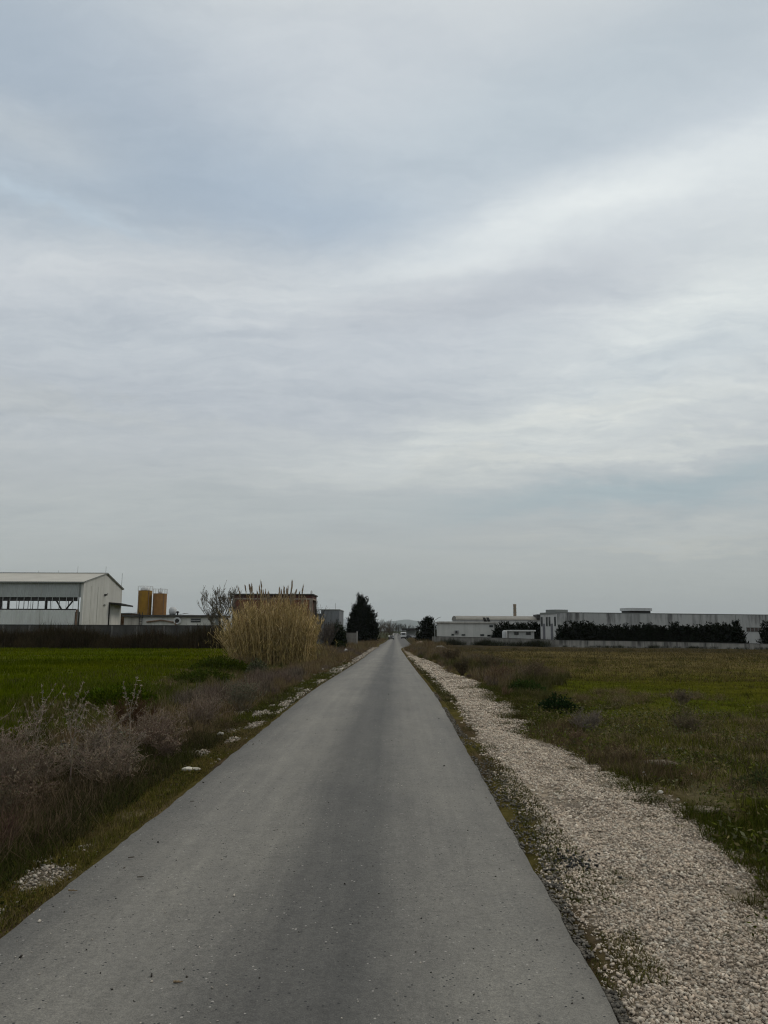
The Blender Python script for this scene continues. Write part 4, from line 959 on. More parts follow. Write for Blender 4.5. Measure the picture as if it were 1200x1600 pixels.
# ---- bare trees
def grow(rng, p, d, L, r, depth, out, wander=.18, kids=(3, 5), ratio=.62, up=.12, spread=.75, nseg=5, tip=.45):
    d = Vector(d).normalized(); p = Vector(p); pts = [p.copy()]
    for s in range(nseg):
        d = (d+Vector((rng.normal(0, wander), rng.normal(0, wander), rng.normal(0, wander)+up*.3))).normalized()
        q = p+d*(L/nseg); r0 = r*(1-(1-tip)*s/nseg); r1 = r*(1-(1-tip)*(s+1)/nseg)
        out.append((*p, *q, r0, r1)); p = q; pts.append(p.copy())
    if depth <= 0: return
    for k in range(int(rng.integers(kids[0], kids[1]+1))):
        f = rng.uniform(.28, 1.0); i = min(int(f*nseg), nseg-1); o = pts[i].lerp(pts[i+1], f*nseg-i)
        a = rng.uniform(0, 2*math.pi); s = Vector((math.cos(a), math.sin(a), 0)); nd = (d*(1-spread*.55)+s*spread*.7+Vector((0, 0, up))).normalized()
        grow(rng, o, nd, L*ratio*rng.uniform(.7, 1.15), r*(1-(1-tip)*f)*.6, depth-1, out, wander, kids, ratio, up, spread, max(3, nseg-1), tip)
def bare_tree(name, label, x, Y, H, seed, col, width=.6, depth=4, trunk=.05, kids=(4, 6), group=None, g=None):
    rng = np.random.default_rng(seed); segs = []; g = gz(x, Y) if g is None else g
    grow(rng, (0, 0, 0), (0, 0, 1), H*.55, H*trunk*.3, 0, segs, .04, tip=.55); nt = len(segs); top = Vector(segs[-1][3:6])
    for k in range(20):
        f = .22+.78*k/19; s = segs[min(int(f*nt), nt-1)]; o = Vector(s[:3]); a = k*2.4+rng.uniform(-.4, .4)
        grow(rng, o, (math.cos(a)*width, math.sin(a)*width, .8), H*(.46-.10*f)*rng.uniform(.8, 1.1), H*trunk*.13, depth-2, segs, .12, kids, .5, .25, .6, 5)
    t_ = thing(name, label, 'tree', (x, Y, g), 0, group); S = np.array(segs)
    S[:, [2, 5]] *= H/S[:, 5].max()
    S[:, 6:8] = np.maximum(S[:, 6:8], H*.0021)
    V, T, K = tubes(S[:nt], np.array(col)*.8, 6); mesh_np('trunk', V, T, None, STALK, K, t_)
    V, T, K = tubes(S[nt:], jit(rng, col, len(S)-nt, .25)); G = Geo().add(V, T, K)
    tw = S[nt:]; i = rng.choice(len(tw), min(len(tw)*2, 2600)); P = tw[i, 3:6]
    V, T, K = cards(rng, P, tw[i, 3:6]-tw[i, 0:3]+rng.normal(0, .05, (len(i), 3)), H*.022, H*.006, jit(rng, col, len(i), .3)); G.add(V, T, K)
    G.obj('branches', STALK, t_); return t_
Y = 90; x = ax(345, Y); g = gz(x, Y); bare_tree('bare_tree', 'bare pale grey tree with upswept twigs left of the brick building', x, Y, az(340, 909, Y)-g, 14, (.10, .088, .07), .62, 4, .045, (5, 7))
Y = 118; x = ax(494, Y); g = gz(x, Y); bare_tree('bare_tree', 'thin bare sapling against the sky at the brick building right corner', x, Y, az(493, 938, Y)-g, 9, (.085, .078, .07), .4, 3, .035)
for k, (u, v, Y, lab) in enumerate([(594, 968.5, 225, 'bare brown tree nearest the tall conifer at the far left roadside'), (603, 967, 240, 'bare brown tree in the middle of the far left roadside trees'), (611, 970, 258, 'bare brown tree leaning closest to the far left road edge')]):
    x = ax(u, Y); g = gz(x, Y); bare_tree('bare_tree', lab, x, Y, az(u, v, Y)-g, 20+k, (.075, .06, .048), .85, 4, .05, (4, 6))
for k, (u, v, Y) in enumerate([(617, 974, 420), (623, 972, 460), (629, 975, 500), (636, 974, 430), (645, 976, 440)]):
    x = ax(u, Y); g = gz(x, Y); bare_tree('bare_tree', 'hazy bare tree standing beyond the far end of the road', x, Y, az(u, v, Y)-g, 30+k, (.06, .06, .055), .8, 4, .05, (4, 6), 'hazy trees past the end of the road')

# ---- reeds
def reeds():
    rng = np.random.default_rng(12); Y0 = 45.0; cx = ax(428, Y0); g = gz(cx, Y0)
    root = thing('reed_clump', 'big clump of tall straw coloured giant reeds with feathery tops', 'reeds', (cx, Y0, g))
    G = Geo(); L = Geo(); Pl = Geo()
    straw = np.array((.40, .30, .15)); olive = np.array((.24, .185, .078)); pale = np.array((.46, .37, .23))
    def topz(xl):  # height of the clump across its width, metres
        return np.interp(xl, [-3.4, -2.6, -1.9, -1.3, 0, 1.2, 2.0, 2.6], [1.6, 2.1, 3.0, 4.1, 4.25, 4.0, 3.4, 2.7])
    n = 1150
    bx = rng.uniform(-2.15, 2.3, n); by = rng.uniform(-1.3, 1.6, n)
    for i in range(n):
        x0, y0 = bx[i]*.92, by[i]; fan = bx[i]*(.13 if bx[i] < 0 else .07)+rng.normal(0, .05); droop = rng.random() < .10
        if bx[i] < -1.3 and rng.random() < .35: fan -= rng.uniform(.1, .5)
        h = topz(bx[i])*rng.uniform(.30, 1.0)**.55*.93; plume = bx[i] > -1.5 and bx[i] < 1.5 and rng.random() < .075; ly = rng.normal(0, .06)-.02
        h *= .84+.32*float(fbm(np.array([bx[i]*2.2]), np.array([1.]), 5)[0])
        if plume: h = topz(bx[i])*rng.uniform(.84, 1.06); fan *= .5; droop = False
        k = 7; ts = np.linspace(0, 1, k+1); cur = rng.uniform(.0, .14)*(4 if droop else 1)
        px = x0+h*ts*np.sin(fan)+np.sign(fan)*cur*ts**2.4*h*.4; py = y0+h*ts*ly; pz = h*ts*np.cos(fan)-cur*ts**3*h*.35
        P = np.stack([px, py, pz], 1); r = .013*(1-.55*ts)
        c = straw*rng.uniform(.6, 1.25) if rng.random() < .7 else olive*rng.uniform(.7, 1.3)
        S = np.concatenate([P[:-1], P[1:], r[:-1, None], r[1:, None]], 1); V, T, K = tubes(S, c); G.add(V, T, K)
        m = int(rng.integers(9, 17)); f = rng.uniform(.12, .98, m); q = np.stack([np.interp(f, ts, P[:, a]) for a in range(3)], 1)
        a = rng.uniform(0, 2*math.pi, m); D = np.stack([np.cos(a)*.8, np.sin(a)*.8, rng.uniform(-.5, .9, m)], 1)
        lc = np.where(rng.random(m)[:, None] < .5, straw, olive)*rng.uniform(.4, 1.5, m)[:, None]
        pm = rng.random(m) < .12; lc[pm] = pale*rng.uniform(.7, 1.1)
        yaw = a; V, T, K = blades(rng, q, rng.uniform(.30, .62, m), rng.uniform(.018, .034, m), rng.uniform(.35, 1.5, m), lc, .9, yaw); L.add(V, T, K)
        if plume:
            tp = P[-1]; d = (P[-1]-P[-2]); d /= np.linalg.norm(d); ln = rng.uniform(.45, .80); mm = 60
            G.add(*tubes(np.array([[*tp, *(tp+d*ln), .007, .003]]), straw*.8))
            s = rng.uniform(0, 1, mm); a = rng.uniform(0, 2*math.pi, mm); Dp = np.stack([np.cos(a)*.22, np.sin(a)*.22, np.full(mm, 1.0)], 1)
            wv = .5+1.0*np.sin(np.clip(s*.9+.12, 0, 1)*math.pi)
            V, T, K = cards(rng, tp+d*(s*ln*.95)[:, None]-d*.05, Dp, .14*wv, .026*wv, jit(rng, (.24, .19, .135), mm, .25)); Pl.add(V, T, K)
    # low dead leaves at the foot
    m = 5200; q = np.stack([rng.normal(0, 1.25, m), rng.normal(.0, .9, m), rng.uniform(0, 1.3, m)], 1)
    L.add(*blades(rng, q, rng.uniform(.25, .6, m), .022, rng.uniform(.2, 1.5, m), jit(rng, olive*.8, m, .35), .8))
    G.obj('stems', STALK, root); L.obj('leaves', VEGT, root); Pl.obj('plumes', STALK, root)
reeds()

# ---- twiggy plants
def twig_plant(seed, H, Wd, nstem, depth, rad, col, up=.15, kids=(3, 5), leaf=None, leafn=0, leafsize=.03, headcol=None, spread=.8, tall=0):
    rng = np.random.default_rng(seed); segs = []; G = Geo()
    for k in range(nstem):
        a = rng.uniform(0, 2*math.pi); lean = rng.uniform(.05, 1.0)**.7*Wd/H; r0 = rng.uniform(0, .12)*Wd
        tallk = k < tall
        if tallk: lean *= .12
        grow(rng, (math.cos(a)*r0, math.sin(a)*r0, 0), (math.cos(a)*lean, math.sin(a)*lean, 1), H*(1.0 if tallk else rng.uniform(.5, .82))*.9, rad*(1.25 if tallk else 1), depth, segs, .17 if not tallk else .06, kids, .45, up, spread, 6, .35)
    S = np.array(segs); S = S[(S[:, 2] > -.02) & (S[:, 5] > -.02)]
    S[:, 6:8] = np.maximum(S[:, 6:8], max(.0021, rad*.30))
    c = jit(rng, col, len(S), .3, .06); G.add(*tubes(S, c))
    if leafn:
        w = S[:, 5]**1.0+.05; i = rng.choice(len(S), leafn, p=w/w.sum()); f = rng.uniform(0, 1, (leafn, 1)); P = S[i, 0:3]*(1-f)+S[i, 3:6]*f
        D = rng.normal(0, 1, (leafn, 3))+np.array([0, 0, .3]); G.add(*cards(rng, P, D, leafsize*rng.uniform(.6, 1.5, leafn), leafsize*.35, jit(rng, leaf, leafn, .3)))
    if headcol is not None:
        tips = S[S[:, 5] > S[:, 5].max()*.55]; i = rng.choice(len(tips), min(len(tips), 60), replace=False)
        P = np.repeat(tips[i, 3:6], 9, 0); D = rng.normal(0, 1, P.shape); G.add(*cards(rng, P, D, .026, .009, jit(rng, headcol, len(P), .2)))
    return G
def plant(name, label, cat, x, y, G, sc=1.0, mat=STALK, part='stems', extra=None, group=None):
    t_ = thing(name, label, cat, (x, y, gz(x, y)-.01), 0, group); t_.scale = (sc,)*3
    G.obj(part, mat, t_)
    if extra is not None: extra.obj('leaves', VEGT, t_)
    return t_
MAUVE = (.165, .128, .102); MAUVE_D = (.125, .090, .070); GREYG = (.140, .118, .086); BRN = (.070, .050, .034); REDB = (.062, .036, .022)
PALEST = (.205, .168, .138)
plant('thistle_bush', 'biggest tangled grey mauve dry thistle bush on the near left verge', 'bush', -4.15, 8.9, twig_plant(1, .86, 1.15, 52, 2, .0078, MAUVE, .06, (4, 6), GREYG, 1100, .035, PALEST, .9, 2))
plant('thistle_bush', 'dry mauve thistle bush cut off by the left edge of the view', 'bush', -4.95, 9.6, twig_plant(2, .84, 1.05, 46, 2, .0078, MAUVE, .06, (4, 6), GREYG, 900, .03, PALEST, .9, 1))
plant('thistle_bush', 'low spreading dry thistle nearest the road among dark leaves', 'bush', -3.05, 8.55, twig_plant(3, .62, .80, 38, 2, .0075, MAUVE, .03, (4, 5), GREYG, 700, .035, None, .9, 0))
plant('thistle_bush', 'middle dry thistle bush filling the gap behind the pale stalks', 'bush', -3.7, 9.9, twig_plant(13, .80, 1.05, 46, 2, .0078, MAUVE, .06, (4, 6), GREYG, 900, .035, PALEST, .9, 1))
plant('thistle_bush', 'low brown grey thistle bush at the front of the tangle above the dark grass', 'bush', -3.85, 8.0, twig_plant(14, .60, .95, 40, 2, .0075, MAUVE_D, .04, (4, 5), GREYG, 700, .03, None, .95))
plant('thistle_bush', 'greyer dry thistle bush right behind the low spreading one', 'bush', -3.35, 9.25, twig_plant(18, .72, .85, 40, 2, .0075, (.165, .135, .112), .05, (4, 6), GREYG, 800, .032, PALEST, .9, 1))
plant('thistle_stalk', 'tall single pale thistle stalk with curled leaves above the tangled bush', 'weed', -3.58, 8.75, twig_plant(4, .92, .15, 2, 1, .0080, PALEST, .2, (5, 7), (.15, .14, .105), 80, .05, PALEST, .6, 2))
plant('thistle_stalk', 'leaning pale thistle stalk with woolly leaves right of the tangled bush', 'weed', -3.25, 9.6, twig_plant(5, .88, .35, 2, 1, .0075, PALEST, .2, (5, 7), (.14, .13, .10), 70, .05, PALEST, .6, 1))
plant('thistle_stalk', 'pale forked thistle stalk rising highest at the back against the green field', 'weed', -4.55, 9.9, twig_plant(6, .98, .3, 3, 1, .0075, PALEST, .2, (5, 7), (.14, .13, .10), 100, .05, PALEST, .6, 2))
plant('dry_bush', 'rounded purple grey dry bush halfway along the left verge', 'bush', -3.35, 13.6, twig_plant(7, .78, .85, 34, 2, .0052, MAUVE, .16, (4, 6), MAUVE, 900, .03, None, .8))
plant('dry_bush', 'grey green twiggy bush just behind the purple bush on the left', 'bush', -3.05, 15.6, twig_plant(8, .80, .8, 30, 2, .0055, GREYG, .2, (4, 6), (.10, .105, .075), 1300, .035, None, .75))
plant('dry_bush', 'dark reddish brown bush behind the thistles at the green field corner', 'bush', -4.45, 13.4, twig_plant(9, .78, .75, 34, 2, .005, REDB, .2, (4, 6), REDB, 1300, .03, None, .75))
plant('dry_bush', 'low mauve dry bush beside the thistle tangle and the road strip', 'bush', -3.35, 10.9, twig_plant(10, .62, .75, 26, 2, .005, MAUVE_D, .14, (4, 6), MAUVE, 700, .03, None, .85))
plant('dry_bush', 'reddish dry stems leaning at the bottom left corner', 'bush', -3.05, 6.15, twig_plant(11, .52, .5, 34, 1, .004, (.085, .052, .042), .2, (3, 5), None, 0, .03, None, .5))
plant('dry_bush', 'brown dry bush tangled in the grass below the left thistles', 'bush', -3.75, 7.3, twig_plant(12, .55, .8, 30, 2, .004, (.075, .058, .045), .1, (3, 5), (.07, .065, .04), 600, .03, None, .9))
plant('dry_bush', 'small mauve dry bush closest to the white stone on the left verge', 'bush', -2.95, 10.3, twig_plant(15, .42, .5, 26, 2, .0048, MAUVE_D, .14, (4, 6), MAUVE, 500, .028, None, .85))
plant('dry_bush', 'wide mauve dry bush between the thistle tangle and the rounded purple bush', 'bush', -3.6, 11.9, twig_plant(16, .66, .85, 36, 2, .0052, MAUVE, .14, (4, 6), MAUVE, 900, .03, None, .85))
plant('dry_bush', 'dull brown bush behind the grey green bush on the left verge', 'bush', -3.5, 18.2, twig_plant(17, .75, .9, 34, 2, .006, MAUVE_D, .18, (4, 6), (.09, .07, .055), 900, .04, None, .75))
# leafy mounds at the edge of the left field
def leaf_mound(seed, w, h, n, col, size):
    rng = np.random.default_rng(seed); th = rng.uniform(0, 2*math.pi, n); r = np.sqrt(rng.uniform(0, 1, n)); k = .6+.6*fbm(np.cos(th)*1.5+seed, np.sin(th)*1.5, seed)
    x = r*np.cos(th)*w*k; y = r*np.sin(th)*w*k; z = h*(1-r**2)*rng.uniform(.15, 1, n)*(.6+.8*fbm(x*4/w, y*4/w, seed+1))
    D = np.stack([np.cos(th)*r, np.sin(th)*r, rng.uniform(.1, 1.1, n)], 1)+rng.normal(0, .4, (n, 3))
    return Geo().add(*cards(rng, np.stack([x, y, z], 1), D, size*rng.uniform(.5, 1.4, n), size*rng.uniform(.3, .55, n), jit(rng, col, n, .35, .12)))
plant('leafy_weed', 'bright green leafy mound at the near corner of the left field', 'weed', -6.6, 18.5, leaf_mound(1, 1.2, .42, 4200, (.040, .058, .004), .09), mat=VEGT, part='leaves')
plant('leafy_weed', 'dark green leafy mound in front of the giant reeds', 'weed', -8.0, 36.0, leaf_mound(2, 1.5, .55, 3000, (.034, .046, .006), .14), mat=VEGT, part='leaves')
plant('leafy_weed', 'pale grey green woolly weed mound right of the dark leafy mound', 'weed', -6.2, 35.2, leaf_mound(3, .6, .6, 1300, (.075, .08, .045), .13), mat=VEGT, part='leaves')
plant('leafy_weed', 'low green mound between the left field and the brown weeds', 'weed', -6.9, 28.0, leaf_mound(4, 1.4, .4, 3000, (.038, .050, .008), .11), mat=VEGT, part='leaves')
plant('leafy_weed', 'very dark green leafy clump at the right verge next to the grey bush', 'weed', 3.35, 16.4, leaf_mound(5, .48, .36, 1500, (.012, .024, .009), .075), mat=VEGT, part='leaves')
plant('leafy_weed', 'low green clump at the foot of the brown bushes right of the gravel', 'weed', 3.5, 21.2, leaf_mound(6, .62, .36, 1500, (.028, .045, .012), .09), mat=VEGT, part='leaves')
# right verge
plant('dry_bush', 'purple grey dry bush between gravel and pasture on the right', 'bush', 3.3, 13.6, twig_plant(21, .46, .62, 40, 2, .0042, (.165, .138, .122), .16, (4, 6), (.13, .115, .09), 800, .025, None, .8))
plant('dry_bush', 'dark stemmed bush at the gravel edge, nearest to the road on the right', 'bush', 2.55, 30.0, twig_plant(22, .75, .65, 34, 2, .007, (.05, .038, .026), .25, (4, 6), (.06, .052, .03), 900, .05, None, .7))
plant('dry_bush', 'widest brown twiggy bush at the edge of the right pasture', 'bush', 4.55, 25.5, twig_plant(23, .85, 1.15, 56, 2, .0062, (.115, .085, .062), .2, (4, 6), (.10, .08, .048), 1500, .05, None, .8))
plant('dry_bush', 'reddish brown upright bush just left of the widest twiggy bush', 'bush', 3.35, 25.0, twig_plant(24, .62, .6, 34, 2, .006, (.115, .075, .052), .2, (4, 6), (.10, .072, .044), 700, .05, None, .75))
plant('dry_bush', 'brown feathery bush in the middle of the right roadside weeds', 'bush', 4.0, 33.0, twig_plant(25, .95, 1.0, 50, 2, .0075, (.10, .078, .054), .25, (4, 6), (.10, .082, .048), 1400, .06, None, .7))
plant('dry_bush', 'pale brown bush furthest along the right roadside weeds', 'bush', 3.2, 44.0, twig_plant(26, 1.05, 1.1, 46, 2, .009, (.08, .06, .042), .25, (4, 6), (.08, .065, .04), 1400, .07, None, .7))
plant('dry_bush', 'small reddish tuft bush standing at the gravel edge in mossy grass', 'bush', 2.75, 19.6, twig_plant(27, .36, .26, 26, 1, .0045, (.13, .085, .058), .3, (3, 5), None, 0, .03, None, .5))
plant('dry_bush', 'brown weedy bush at the pasture edge behind the flat stone', 'bush', 5.0, 13.6, twig_plant(28, .40, .62, 40, 2, .0042, (.125, .10, .072), .15, (4, 6), (.10, .09, .05), 700, .03, None, .8))
plant('dry_bush', 'tan wispy weed bush at the gravel edge above the wedge stone', 'bush', 2.95, 10.4, twig_plant(41, .30, .40, 34, 1, .0036, (.17, .125, .08), .25, (4, 6), (.13, .10, .06), 500, .03, None, .6))
plant('dry_bush', 'reddish tan weed bush at the gravel corner beside the purple grey bush', 'bush', 2.75, 12.1, twig_plant(42, .30, .42, 34, 1, .0036, (.15, .10, .07), .25, (4, 6), (.12, .09, .06), 500, .03, None, .6))
plant('dry_bush', 'grey weed bush standing alone inside the right pasture near its front edge', 'bush', 6.3, 17.5, twig_plant(43, .42, .5, 30, 2, .0048, (.13, .105, .08), .25, (4, 6), (.11, .09, .06), 500, .035, None, .6))
plant('leafy_weed', 'low grey green leafy weed between the flat slab and the right edge of view', 'weed', 4.3, 9.0, leaf_mound(44, .55, .22, 1500, (.050, .058, .024), .05), mat=VEGT, part='leaves')
plant('leafy_weed', 'low bright green leafy weed at the lower right beside the buff stone', 'weed', 3.25, 6.5, leaf_mound(45, .42, .18, 1300, (.044, .058, .010), .045), mat=VEGT, part='leaves')
# shrubs below the brick building and the tall conifer
plant('dry_bush', 'tall grey bare shrub right of the giant reeds', 'bush', ax(511, 92), 92, twig_plant(31, 3.3, 1.5, 60, 2, .022, (.085, .072, .064), .4, (4, 6), (.07, .06, .055), 1500, .15, None, .5))
plant('evergreen_shrub', 'dark evergreen shrub between the grey bare shrub and the low wall', 'bush', ax(530, 96), 96, leaf_mound(32, 1.25, 3.3, 4500, (.013, .018, .010), .26), mat=VEGT, part='leaves')
plant('evergreen_shrub', 'low dark green shrub just above the white sack', 'bush', ax(532, 84), 84, leaf_mound(33, .85, 1.2, 2200, (.016, .022, .008), .2), mat=VEGT, part='leaves')
plant('dry_bush', 'brown bare shrub in front of the grey metal building', 'bush', ax(522, 112), 112, twig_plant(34, 4.2, 2.0, 50, 2, .03, (.05, .042, .036), .4, (4, 6), (.045, .04, .032), 1500, .2, None, .55))

# ---- scrub along the walls: tangled masses that cannot be counted
def clump_templates(seed, H, n, w, col1, col2, k=4, tw=10):
    out = []
    for q in range(k):
        rng = np.random.default_rng(seed+q); G = Geo()
        P = np.stack([rng.normal(0, w, n), rng.normal(0, w, n), np.abs(rng.normal(0, H*.22, n))], 1)
        c = np.where(rng.random(n)[:, None] < .5, np.array(col1), np.array(col2))*rng.uniform(.6, 1.4, (n, 1))
        G.add(*blades(rng, P, rng.uniform(.35, .95, n)*H, H*.022, rng.uniform(0, .9, n), c, .7))
        if tw:
            for s in range(tw):
                sg = []; a = rng.uniform(0, 6.28); grow(rng, (rng.normal(0, w*.5), rng.normal(0, w*.5), 0), (math.cos(a)*.6, math.sin(a)*.6, 1), H*rng.uniform(.5, 1), H*.008, 1, sg, .15, (3, 5), .5, .15, .8, 4, .4)
                G.add(*tubes(np.array(sg), np.array(col1)*rng.uniform(.7, 1.5)))
        out.append(G.arr())
    return out
def tuft_templates(seed, n, w, cols, k=4, bw=.014, stems=0):
    out = []; cs = np.array(cols)
    for q in range(k):
        rng = np.random.default_rng(seed+q); G = Geo(); r = np.abs(rng.normal(0, w, n)); a = rng.uniform(0, 6.28, n)
        P = np.stack([r*np.cos(a), r*np.sin(a), np.zeros(n)], 1); c = cs[rng.integers(0, len(cs), n)]*rng.uniform(.6, 1.35, (n, 1))
        G.add(*blades(rng, P, rng.uniform(.35, 1.05, n), bw, rng.uniform(.15, 1.1, n)+r*.6, c, 1.1, a+rng.normal(0, .8, n)))
        m = n//2; r = np.abs(rng.normal(0, w*1.3, m)); a = rng.uniform(0, 6.28, m)   # small leaves near the ground
        P = np.stack([r*np.cos(a), r*np.sin(a), rng.uniform(0, .35, m)], 1); D = np.stack([np.cos(a), np.sin(a), rng.uniform(-.2, .8, m)], 1)+rng.normal(0, .4, (m, 3))
        G.add(*cards(rng, P, D, rng.uniform(.08, .2, m), rng.uniform(.03, .07, m), cs[rng.integers(0, len(cs), m)]*rng.uniform(.6, 1.3, (m, 1))))
        out.append(G.arr())
    return out
rng = np.random.default_rng(40); G = Geo()
SCR = clump_templates(100, 1.0, 130, .38, (.030, .022, .013), (.024, .020, .010), 4, 8)
pos = []; sc = []
for k in range(620):
    x = rng.uniform(-60, -11); y = rng.uniform(90.5, 94.6) if rng.random() < .8 else rng.uniform(88.5, 91)
    h = 2.2*(.30+1.15*fbm(np.array([x*.32]), np.array([y*.3]), 60)[0])*(1 if y > 90.5 else .6)
    pos.append((x, y, gz(x, y)-.05)); sc.append(h)
scatter(G, SCR, rng, pos, sc, .3)
tag(G.obj('scrub', STALK), 'dark brown tangled scrub growing along the wall across the left field', 'scrub', kind='stuff')
G = Geo(); pos = []; sc = []
SCR2 = clump_templates(120, 1.0, 130, .45, (.022, .022, .014), (.018, .022, .010), 4, 4)
for k in range(330):
    s = rng.uniform(0, 1); u = 690+(1215-690)*s; yw = np.interp(u, [675, 782, 872, 1010, 1200, 1215], [152, 141, 128, 119, 109, 108])-.4-rng.uniform(0, 2.2)
    dens = np.interp(u, [690, 700, 740, 780, 870, 900, 960, 1215], [.9, 1, .8, 1.0, .95, .5, .45, .5]); hh = np.interp(u, [690, 860, 910, 1215], [1.25, 1.25, .5, .65])
    f = fbm(np.array([u*.03]), np.array([1.5]), 61)[0]
    if rng.random() < dens*(f*1.3): x = ax(u, yw); pos.append((x, yw, gz(x, yw)-.05)); sc.append(hh*(.35+1.0*f))
scatter(G, SCR2, rng, pos, sc, .3)
tag(G.obj('bramble_scrub', STALK), 'low dark bramble scrub along the foot of the right perimeter wall', 'scrub', kind='stuff')

# ---- brown roadside weeds running along both verges
rng = np.random.default_rng(41)
WB = clump_templates(140, 1.0, 90, .30, (.112, .080, .048), (.130, .102, .055), 5, 9)
WG = clump_templates(150, 1.0, 110, .32, (.074, .064, .030), (.048, .052, .014), 4, 3)
WM = clump_templates(160, 1.0, 80, .30, (.115, .090, .073), (.075, .060, .044), 4, 10)
G = Geo(); pos = {0: [], 1: [], 2: []}; sc = {0: [], 1: [], 2: []}
for k in range(1500):
    y = 11+rng.random()**1.35*85; lim = np.interp(y, [11, 20, 45, 90], [4.2, 4.6, 6.0, 6.0])
    off = .55+.25*np.interp(y, [11, 40], [1, 0])+rng.random()**1.3*lim; x = float(CX(y))-HALF-off
    f = fbm(np.array([x*.5]), np.array([y*.22]), 62)[0]; h = np.interp(off, [.5, 1.3, 5], [.16, .45, .50])*np.interp(y, [11, 30, 60, 90], [.8, .95, 1.1, 1.2])*(.55+.8*f)
    typ = 2 if f > .60 else (0 if (f > .40 or off < 3) else 1)
    if off > 3.0 and y < 42:
        if rng.random() < .6: continue
        typ = 1 if rng.random() < .75 else 0; h *= .6
    pos[typ].append((x, y, gz(x, y)-.03)); sc[typ].append(h)
for k in range(70):   # behind the sack, in front of the bare shrub
    y = rng.uniform(70, 125); x = float(CX(y))-HALF-rng.uniform(1, 6); pos[0].append((x, y, gz(x, y)-.03)); sc[0].append(rng.uniform(.5, 1.0))
for k in range(430):
    y = 95+rng.random()*170; s = rng.choice((-1, 1)); x = float(CX(y))+s*(float(HW(y))+.9+rng.random()*5); pos[0].append((x, y, gz(x, y)-.03)); sc[0].append(rng.uniform(.5, 1.05))
for tp, tm in ((0, WB), (1, WG), (2, WM)): scatter(G, tm, rng, pos[tp], sc[tp], .25)
# right hand side
pos = {0: [], 1: [], 2: []}; sc = {0: [], 1: [], 2: []}
for k in range(1000):
    y = 18+rng.random()**1.15*80; r0 = float(gr(np.array([y]))[0])+.15; wid = np.interp(y, [17, 22, 30, 60, 95], [.6, 1.8, 4.2, 5.0, 6.0])
    x = r0+rng.random()**1.2*wid; f = fbm(np.array([x*.5]), np.array([y*.2]), 64)[0]
    
    if f < .36 and rng.random() < .7: continue
    h = np.interp(x-r0, [0, .6, 2.5, 5], [.2, .52, .5, .25])*(.3+1.1*f)*np.interp(y, [17, 24, 40, 90], [.5, .9, 1.1, 1.2]); typ = (2 if rng.random() < .3 else 0) if f > .46 else 1
    pos[typ].append((x, y, gz(x, y)-.03)); sc[typ].append(h)
for tp, tm in ((0, WB), (1, WG), (2, WM)): scatter(G, tm, rng, pos[tp], sc[tp], .25)
tag(G.obj('roadside_weeds', STALK), 'brown dry weeds growing in a band along both verges', 'weeds', kind='stuff')
print('weeds tris', sum(len(q) for q in G.T))

# ---- grass
def pts_rect(rng, n, x0, x1, y0, y1): return np.stack([rng.uniform(x0, x1, n), rng.uniform(y0, y1, n)], 1)
def on_ground(xy, dz=-.01): return np.stack([xy[:, 0], xy[:, 1], ground_z(xy[:, 0], xy[:, 1])+dz], 1)
rng = np.random.default_rng(42); G = Geo()
def fieldedge(y): return np.interp(y, [0, 15, 22, 31, 67, 95], [-7.3, -7.4, -7.7, -9.2, -14.5, -16])
for (y0, y1, x0, n, h, w) in ((13, 24, -16, 26000, .16, .012), (24, 45, -27, 30000, .18, .022), (45, 91, -52, 34000, .2, .045)):
    xy = pts_rect(rng, n, x0, -5, y0, y1); e = fieldedge(xy[:, 1])+(fbm(xy[:, 0]*.7, xy[:, 1]*.7, 11)-.5)*3
    xy = xy[xy[:, 0] < e+.3]; m = len(xy); nz = fbm(xy[:, 0]*.15, xy[:, 1]*.05, 12)
    c = np.where(sstep(.35, .7, nz)[:, None] > rng.random((m, 1)), np.array((.066, .078, .002)), np.array((.050, .066, .001)))*rng.uniform(.7, 1.3, (m, 1))
    c = c*(.72+.56*sstep(.3, .7, fbm(xy[:, 0]*.10+2, xy[:, 1]*.30, 19)))[:, None]
    G.add(*blades(rng, on_ground(xy), rng.uniform(.6, 1.2, m)*h, w, rng.uniform(0, .7, m), c))
tag(G.obj('cereal_grass', VEGT), 'even green young cereal grass covering the left field', 'grass', kind='stuff')

G = Geo()
# left verge: short mossy edge strip, longer olive grass behind
def left_strip(n, y0, y1, o0, o1, h, w, cols, lean=(.1, 1.0), thr=None, seed=0, avoid=True):
    y = y0+(y1-y0)*rng.random(n)**1.3; off = rng.uniform(o0, o1, n); x = CX(y)-HALF-off-.02
    keep = np.ones(n, bool)
    if avoid: keep &= left_gravel(x, y) < rng.uniform(.1, 1.0, n)
    if thr is not None: keep &= fbm(x*1.3, y*1.3, seed) > thr
    x, y = x[keep], y[keep]; m = len(x); nz = fbm(x*.9, y*.9, 70+seed)
    cs = np.array(cols); c = cs[np.clip((nz*1.6-.3+rng.normal(0, .18, m))*len(cs), 0, len(cs)-1).astype(int)]*rng.uniform(.65, 1.35, (m, 1))
    hh = h*rng.uniform(.5, 1.25, m)*(.55+.9*fbm(x*1.7, y*1.7, 80+seed))
    G.add(*blades(rng, on_ground(np.stack([x, y], 1)), hh, w, rng.uniform(*lean, m), c, .8))
OLV = [(.115, .088, .044), (.092, .074, .028), (.062, .064, .012), (.105, .085, .026)]
DRK = [(.058, .043, .027), (.040, .034, .018), (.028, .031, .010), (.048, .041, .020), (.031, .037, .009)]
left_strip(26000, 3.4, 14, .02, .5, .075, .005, OLV, (.2, 1.2))
left_strip(14000, 14, 45, .02, .75, .11, .012, [(.060, .056, .020), (.055, .062, .014), (.05, .05, .02)], (.2, 1.1))
